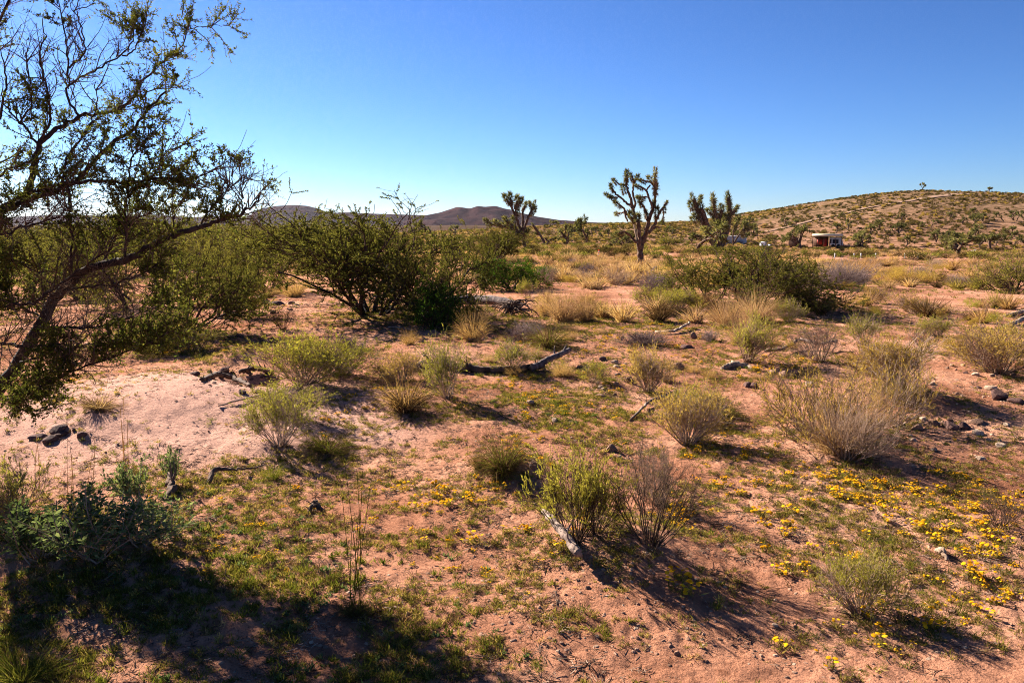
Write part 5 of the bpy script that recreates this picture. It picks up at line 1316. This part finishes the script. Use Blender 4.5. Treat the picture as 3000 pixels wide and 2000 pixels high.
# ------------------------------------------------------------------ stuff: instanced ground cover
def scatter(name, protos, pos, rot, scl, label):
    col = bpy.data.collections.new(name + '_pieces')
    for i, me in enumerate(protos):
        col.objects.link(bpy.data.objects.new('%s_piece_%02d' % (name, i), me))
    n = len(pos); me = bpy.data.meshes.new(name); me.vertices.add(n); me.vertices.foreach_set('co', np.asarray(pos, np.float32).ravel())
    rs = np.random.RandomState(n)
    a = me.attributes.new('rot', 'FLOAT_VECTOR', 'POINT'); a.data.foreach_set('vector', np.asarray(rot, np.float32).ravel())
    a = me.attributes.new('scl', 'FLOAT_VECTOR', 'POINT'); a.data.foreach_set('vector', np.asarray(scl, np.float32).ravel())
    a = me.attributes.new('idx', 'INT', 'POINT'); a.data.foreach_set('value', rs.randint(0, len(protos), n).astype(np.int32))
    ng = bpy.data.node_groups.new(name, 'GeometryNodeTree')
    ng.interface.new_socket('Geometry', in_out='INPUT', socket_type='NodeSocketGeometry'); ng.interface.new_socket('Geometry', in_out='OUTPUT', socket_type='NodeSocketGeometry')
    N, Lk = ng.nodes, ng.links
    gi, go = N.new('NodeGroupInput'), N.new('NodeGroupOutput'); ip = N.new('GeometryNodeInstanceOnPoints')
    ci = N.new('GeometryNodeCollectionInfo'); ci.inputs['Collection'].default_value = col; ci.inputs['Separate Children'].default_value = True; ci.inputs['Reset Children'].default_value = True
    def na(nm, t): q = N.new('GeometryNodeInputNamedAttribute'); q.data_type = t; q.inputs['Name'].default_value = nm; return q.outputs['Attribute']
    Lk.new(gi.outputs[0], ip.inputs['Points']); Lk.new(ci.outputs[0], ip.inputs['Instance']); ip.inputs['Pick Instance'].default_value = True
    Lk.new(na('idx', 'INT'), ip.inputs['Instance Index']); Lk.new(na('rot', 'FLOAT_VECTOR'), ip.inputs['Rotation']); Lk.new(na('scl', 'FLOAT_VECTOR'), ip.inputs['Scale'])
    Lk.new(ip.outputs[0], go.inputs[0])
    o = link(name, me); m = o.modifiers.new('pieces', 'NODES'); m.node_group = ng
    tag(o, label, None, None, 'stuff'); o['category'] = name.replace('_', ' ')
    return o

def mk_tuft(seed, m, n=22, L=0.6, w=0.09, tilt=1.3, flower=0, petal='petal'):
    rs = np.random.RandomState(seed); az = rs.rand(n) * 2 * PI; tl = tilt * np.sqrt(rs.rand(n))
    d = np.stack([np.cos(az) * np.sin(tl), np.sin(az) * np.sin(tl), np.cos(tl)], -1)
    p = rs.randn(n, 3) * [0.22, 0.22, 0.02]; p[:, 2] = np.abs(p[:, 2])
    pl = [(leaves(p, d, L * (0.5 + 0.7 * rs.rand(n)), w, rs), m)]
    if flower:
        q = rs.randn(flower, 3) * [0.3, 0.3, 0.08] + [0, 0, 0.5]; V, Fq = [], []
        for i in range(flower):
            rr_ = 0.10 + 0.05 * rs.rand(); t = rs.randn(3) * 0.35 + [0, 0, 1]; t = unit(t); a_ = unit(np.cross(t, [1, .2, 0])); b_ = np.cross(t, a_)
            ring = [q[i] + rr_ * (math.cos(x_) * a_ + math.sin(x_) * b_) for x_ in np.linspace(0, 2 * PI, 7)[:-1]]
            k = len(V); V += ring + [q[i] + t * 0.05]; Fq += [[k + 6, k, k + 1, k + 2], [k + 6, k + 2, k + 3, k + 4], [k + 6, k + 4, k + 5, k]]
        pl.append(((np.array(V), np.array(Fq)), petal))
        st = np.stack([p[rs.randint(0, n, flower)] * [1, 1, 0], q - [0, 0, 0.02]], 1)
        pl.append((ribbons(st, np.array([0.03, 0.02])[None]), m))
    return mesh('tuft', pl)
def mk_litter(seed):
    rs = np.random.RandomState(seed); n = 12
    P = grow(rs.randn(n, 3) * [.4, .4, 0.03] + [0, 0, .05], rs.randn(n, 3) * [1, 1, .15], 0.4 + 0.8 * rs.rand(n), 4, rs, 0, 0.09)
    return mesh('litter', [(tubes(P, 0.026, 3), 'twig' if seed % 2 else 'twig_pale')])
def mk_clod(seed):
    me = mk_rock(seed, 'clod'); return me
TF = [mk_tuft(501, 'tuft'), mk_tuft(502, 'tuft', 30, 0.5, 0.07), mk_tuft(503, 'grass_green', 34, 0.8, 0.045, 1.0), mk_tuft(504, 'tuft', 16, 0.6, 0.11), mk_tuft(505, 'straw', 26, 0.6, 0.05), mk_tuft(506, 'tuft', 26, 0.7, 0.07, 1.2), mk_tuft(507, 'straw_dark', 26, 0.7, 0.05, 1.3)]
FL = [mk_tuft(511, 'tuft', 26, 0.55, 0.08, 1.2, 9), mk_tuft(512, 'tuft', 30, 0.55, 0.08, 1.2, 14), mk_tuft(513, 'tuft', 22, 0.5, 0.08, 1.2, 5)]
LT = [mk_litter(521), mk_litter(522), mk_litter(523)]
CL = [mk_clod(531), mk_clod(532), mk_clod(533), mk_rock(534, 'rock_pale'), mk_rock(535, 'rock_brown')]

def world_pts(n, r0, r1, seed, half=44, power=1.0):
    rs = np.random.RandomState(seed); u_ = rs.rand(n); r = (r0 ** (2 * power) + u_ * (r1 ** (2 * power) - r0 ** (2 * power))) ** (0.5 / power)
    a = (rs.rand(n) * 2 - 1) * R(half); x = r * np.sin(a); y = r * np.cos(a); z = H(x, y); px, py, _ = proj(x, y, z)
    return x, y, z, px, py, rs
def ell(px, py, L):
    d = np.zeros(px.shape)
    for cx, cy, rx, ry, wt in L: d = np.maximum(d, wt * np.exp(-(((px - cx) / rx) ** 2 + ((py - cy) / ry) ** 2) ** 1.5))
    return d
GREEN = [(650, 1700, 700, 280, 1.0), (1150, 1850, 500, 250, .85), (1500, 1650, 450, 300, .55), (2400, 1480, 700, 220, .75), (1650, 1200, 220, 60, 1.3), (1300, 1460, 400, 130, .5), (2100, 1280, 500, 110, .8), (1550, 1130, 380, 80, .75),
         (560, 1010, 260, 55, .9), (2800, 1600, 500, 280, .65), (650, 1390, 260, 60, .7), (150, 1900, 400, 250, 1.2), (1000, 1310, 280, 70, .7), (250, 1180, 200, 60, .7), (2250, 1085, 250, 60, .6), (2000, 1900, 500, 150, .3), (1700, 940, 350, 60, .4), (2500, 930, 500, 100, .3), (2750, 1190, 260, 30, .5),
         (1400, 1180, 260, 60, .8), (900, 1190, 160, 50, .7), (2600, 1900, 400, 150, .22)]
FLOW = [(1270, 1430, 170, 55, 1.0), (1330, 1470, 120, 60, .9), (2450, 1440, 430, 75, 1.1), (2700, 1500, 420, 120, .9), (2030, 1535, 110, 45, 1.0), (2900, 1620, 260, 160, .75), (2500, 1610, 200, 90, .5), (560, 1000, 190, 35, .9), (690, 885, 120, 20, .8), (300, 1180, 150, 50, .8),
        (1520, 1160, 160, 50, .9), (1080, 1180, 130, 35, .8), (1730, 1090, 130, 45, .8), (2100, 1310, 220, 50, .6), (1620, 1215, 180, 30, .5), (2250, 1080, 180, 30, .7), (2550, 825, 350, 14, .7), (1560, 1320, 100, 60, .6), (1000, 1250, 150, 30, .5), (2250, 1640, 120, 60, .5), (2870, 1740, 160, 100, .6), (1400, 1560, 400, 160, .15), (2600, 1850, 400, 150, .12), (700, 1650, 500, 250, .14), (1900, 1000, 400, 60, .25), (880, 1360, 160, 40, .5)]
def cover(name, n, r0, r1, seed, L, base, protos, smin, smax, label, patch=3.0, power=1.0, thr=-0.5, hmul=1.0, flatz=0.0, spots=0.0):
    x, y, z, px, py, rs = world_pts(n, r0, r1, seed, 44, power)
    dens = ell(px, py, L) + base
    if spots:
        for sx, sy, sr in SPOTS:
            if sy < r1: dens = np.maximum(dens, spots * np.exp(-(((x - sx - 0.35 * sr) ** 2 + (y - sy + 0.35 * sr) ** 2) / (sr * sr))))
    pn = vnoise(x * patch, y * patch, seed % 13) + 0.5 * vnoise(x * patch * 2.7, y * patch * 2.7, seed % 7)
    dens = dens * sstep(thr, thr + 0.45, pn) * (1 - 0.9 * bare(px, py))
    k = rs.rand(n) < dens
    x, y, z = x[k], y[k], z[k]; m_ = len(x); s = (smin + (smax - smin) * rs.rand(m_) ** 1.6) * (1 + np.clip(np.hypot(x, y) - 8, 0, 40) * 0.02)
    rot = np.stack([rs.randn(m_) * .15, rs.randn(m_) * .15, rs.rand(m_) * 6.28], -1)
    scatter(name, protos, np.stack([x, y, z - 0.002 + flatz * s], -1), rot, np.stack([s, s, s * hmul * (0.7 + 0.6 * rs.rand(m_))], -1), label)
cover('ground_plants', 250000, 2.0, 16, 601, GREEN, 0.16, TF, 0.018, 0.06, 'low green and yellowish ground plants spread over the reddish soil', 4.0, 0.8, -0.26, spots=1.3)
cover('far_ground_plants', 90000, 13, 75, 602, GREEN, 0.5, TF, 0.05, 0.13, 'low grass and herbs on the farther flat', 0.7, 0.8, -0.2)
cover('yellow_flowers', 60000, 2.4, 22, 603, FLOW, 0.0, FL, 0.03, 0.065, 'small yellow wildflowers among low leaves on the reddish soil', 3.0, 0.8, -0.15)
cover('plant_litter', 130000, 2.0, 22, 604, GREEN, 0.45, LT, 0.015, 0.06, 'fine dry twigs and dead stems littering the soil', 1.5, 0.8, -0.4, spots=2.0)
cover('gravel', 150000, 2.0, 20, 605, [(2800, 1200, 350, 130, 1), (1800, 1100, 250, 80, .8), (700, 1110, 150, 50, .8), (720, 920, 220, 40, .8), (1900, 1800, 500, 200, .5)], 0.35, CL, 0.003, 0.014, 'small clods and gravel strewn over the soil', 1.5, 0.8, -0.4)
# far dry grass on the flat and scrub on the hill: past the individuals
def far_stuff(name, n, r0, r1, a0, a1, seed, protos, smin, smax, label, cond):
    rs = np.random.RandomState(seed); r = np.sqrt(r0 ** 2 + rs.rand(n) * (r1 ** 2 - r0 ** 2)); a = R(a0) + rs.rand(n) * R(a1 - a0)
    x = r * np.sin(a); y = r * np.cos(a); k = cond(x, y, r, a, rs); x, y = x[k], y[k]; z = H(x, y); m_ = len(x)
    s = smin + (smax - smin) * rs.rand(m_)
    scatter(name, protos, np.stack([x, y, z - .03], -1), np.stack([0 * x, 0 * x, rs.rand(m_) * 6.28], -1), np.stack([s, s, s * (.6 + .3 * rs.rand(m_))], -1), label)
far_stuff('dry_grass', 5200, 24, 170, -15, 42, 701, [FGR[1], FGR[2], FGR[4], FGR[3], FGR[1], FGR[0]], 0.35, 0.8, 'pale dry grass covering the flat beyond the middle shrubs', lambda x, y, r, a, rs: (vnoise(x / 9, y / 9, 2) > -0.12) & (proj(x, y, H(x, y))[1] < 850))
far_stuff('hillside_scrub', 18000, 150, 360, -8, 46, 702, [FG[0], FG[1], FG[0], FG[1], FB[0]], 0.25, 0.9, 'low olive scrub covering the slope of the hill', lambda x, y, r, a, rs: (vnoise(x / 12, y / 12, 3) + 0.6 * vnoise(x / 4, y / 4, 2) > -0.12))
far_stuff('plain_scrub', 7000, 90, 900, -46, -9, 703, FG, 1.2, 3.2, 'dark scrub covering the plain in the left distance', lambda x, y, r, a, rs: vnoise(x / 40, y / 40, 4) > -0.25)
far_stuff('low_scrub', 7000, 75, 420, -9, 18, 704, FG + FGR, 0.4, 1.3, 'low mixed scrub behind the joshua trees in the middle distance', lambda x, y, r, a, rs: vnoise(x / 25, y / 25, 4) + 0.5 * vnoise(x / 8, y / 8, 3) > -0.2)
GBL = [mk_tuft(541, 'grass_green', 40, 0.9, 0.06, 1.1), mk_tuft(542, 'grass_green', 34, 0.7, 0.09, 1.25), mk_tuft(543, 'tuft', 34, 0.7, 0.08, 1.3), mk_tuft(544, 'straw_dark', 26, 0.8, 0.05, 1.3), mk_tuft(545, 'weed_leaf', 30, 0.5, 0.14, 1.3)]
cover('lush_grass', 60000, 2.2, 8, 606, [(420, 1640, 420, 200, .9), (250, 1930, 500, 230, 1.0), (900, 1850, 450, 230, .75), (1650, 1200, 170, 45, .8)], 0.0, GBL, 0.022, 0.060, 'green grass and herbs in the shade of the tree at lower left', 2.5, 0.8, -0.3)
# the clearest flower clumps as plants of their own
x, y, z, px, py, rs = sample_px(330, 1150, 3000, 1390, 1960, 801)
dn = ell(px, py, FLOW); rows = []
for i in np.nonzero(rs.rand(330) < dn * 0.9 + 0.03)[0][:220]:
    s = rs.uniform(0.05, 0.10)
    single('yellow_wildflower', FL[rs.randint(3)], x[i], y[i], z[i] + .015, s, s, rs.rand() * 6.28, 'low clump of yellow wildflowers on the reddish soil in the foreground', 'wildflower', 'yellow wildflower clumps in the foreground')
    rows.append((scn.collection.objects[-1], px[i], py[i], 'larger' if s > 0.078 else 'smaller'))
name_by_place(rows, 'yellow wildflower clump')

# ------------------------------------------------------------------ air
def haze():
    me = mesh('haze', [(box(-9300, 9300, -9300, 9300, -12, 175), 'haze')])
    o = link('haze', me); o['kind'] = 'stuff'; o['label'] = 'thin blue air over the plain between the camera and the mountains'
m = bpy.data.materials.new('haze'); m.use_nodes = True; m.node_tree.nodes.clear()
_o = m.node_tree.nodes.new('ShaderNodeOutputMaterial'); _v = m.node_tree.nodes.new('ShaderNodeVolumePrincipled')
_v.inputs['Density'].default_value = 0.000009; _v.inputs['Anisotropy'].default_value = 0.6; _v.inputs['Color'].default_value = (0.75, 0.82, 1.0, 1)
m.node_tree.links.new(_v.outputs[0], _o.inputs['Volume']); M['haze'] = m
haze()
tot = sum(sum(len(p.vertices) - 2 for p in me.polygons) for me in bpy.data.meshes if me.users)
print('TRIANGLES', tot, 'OBJECTS', len(scn.objects))
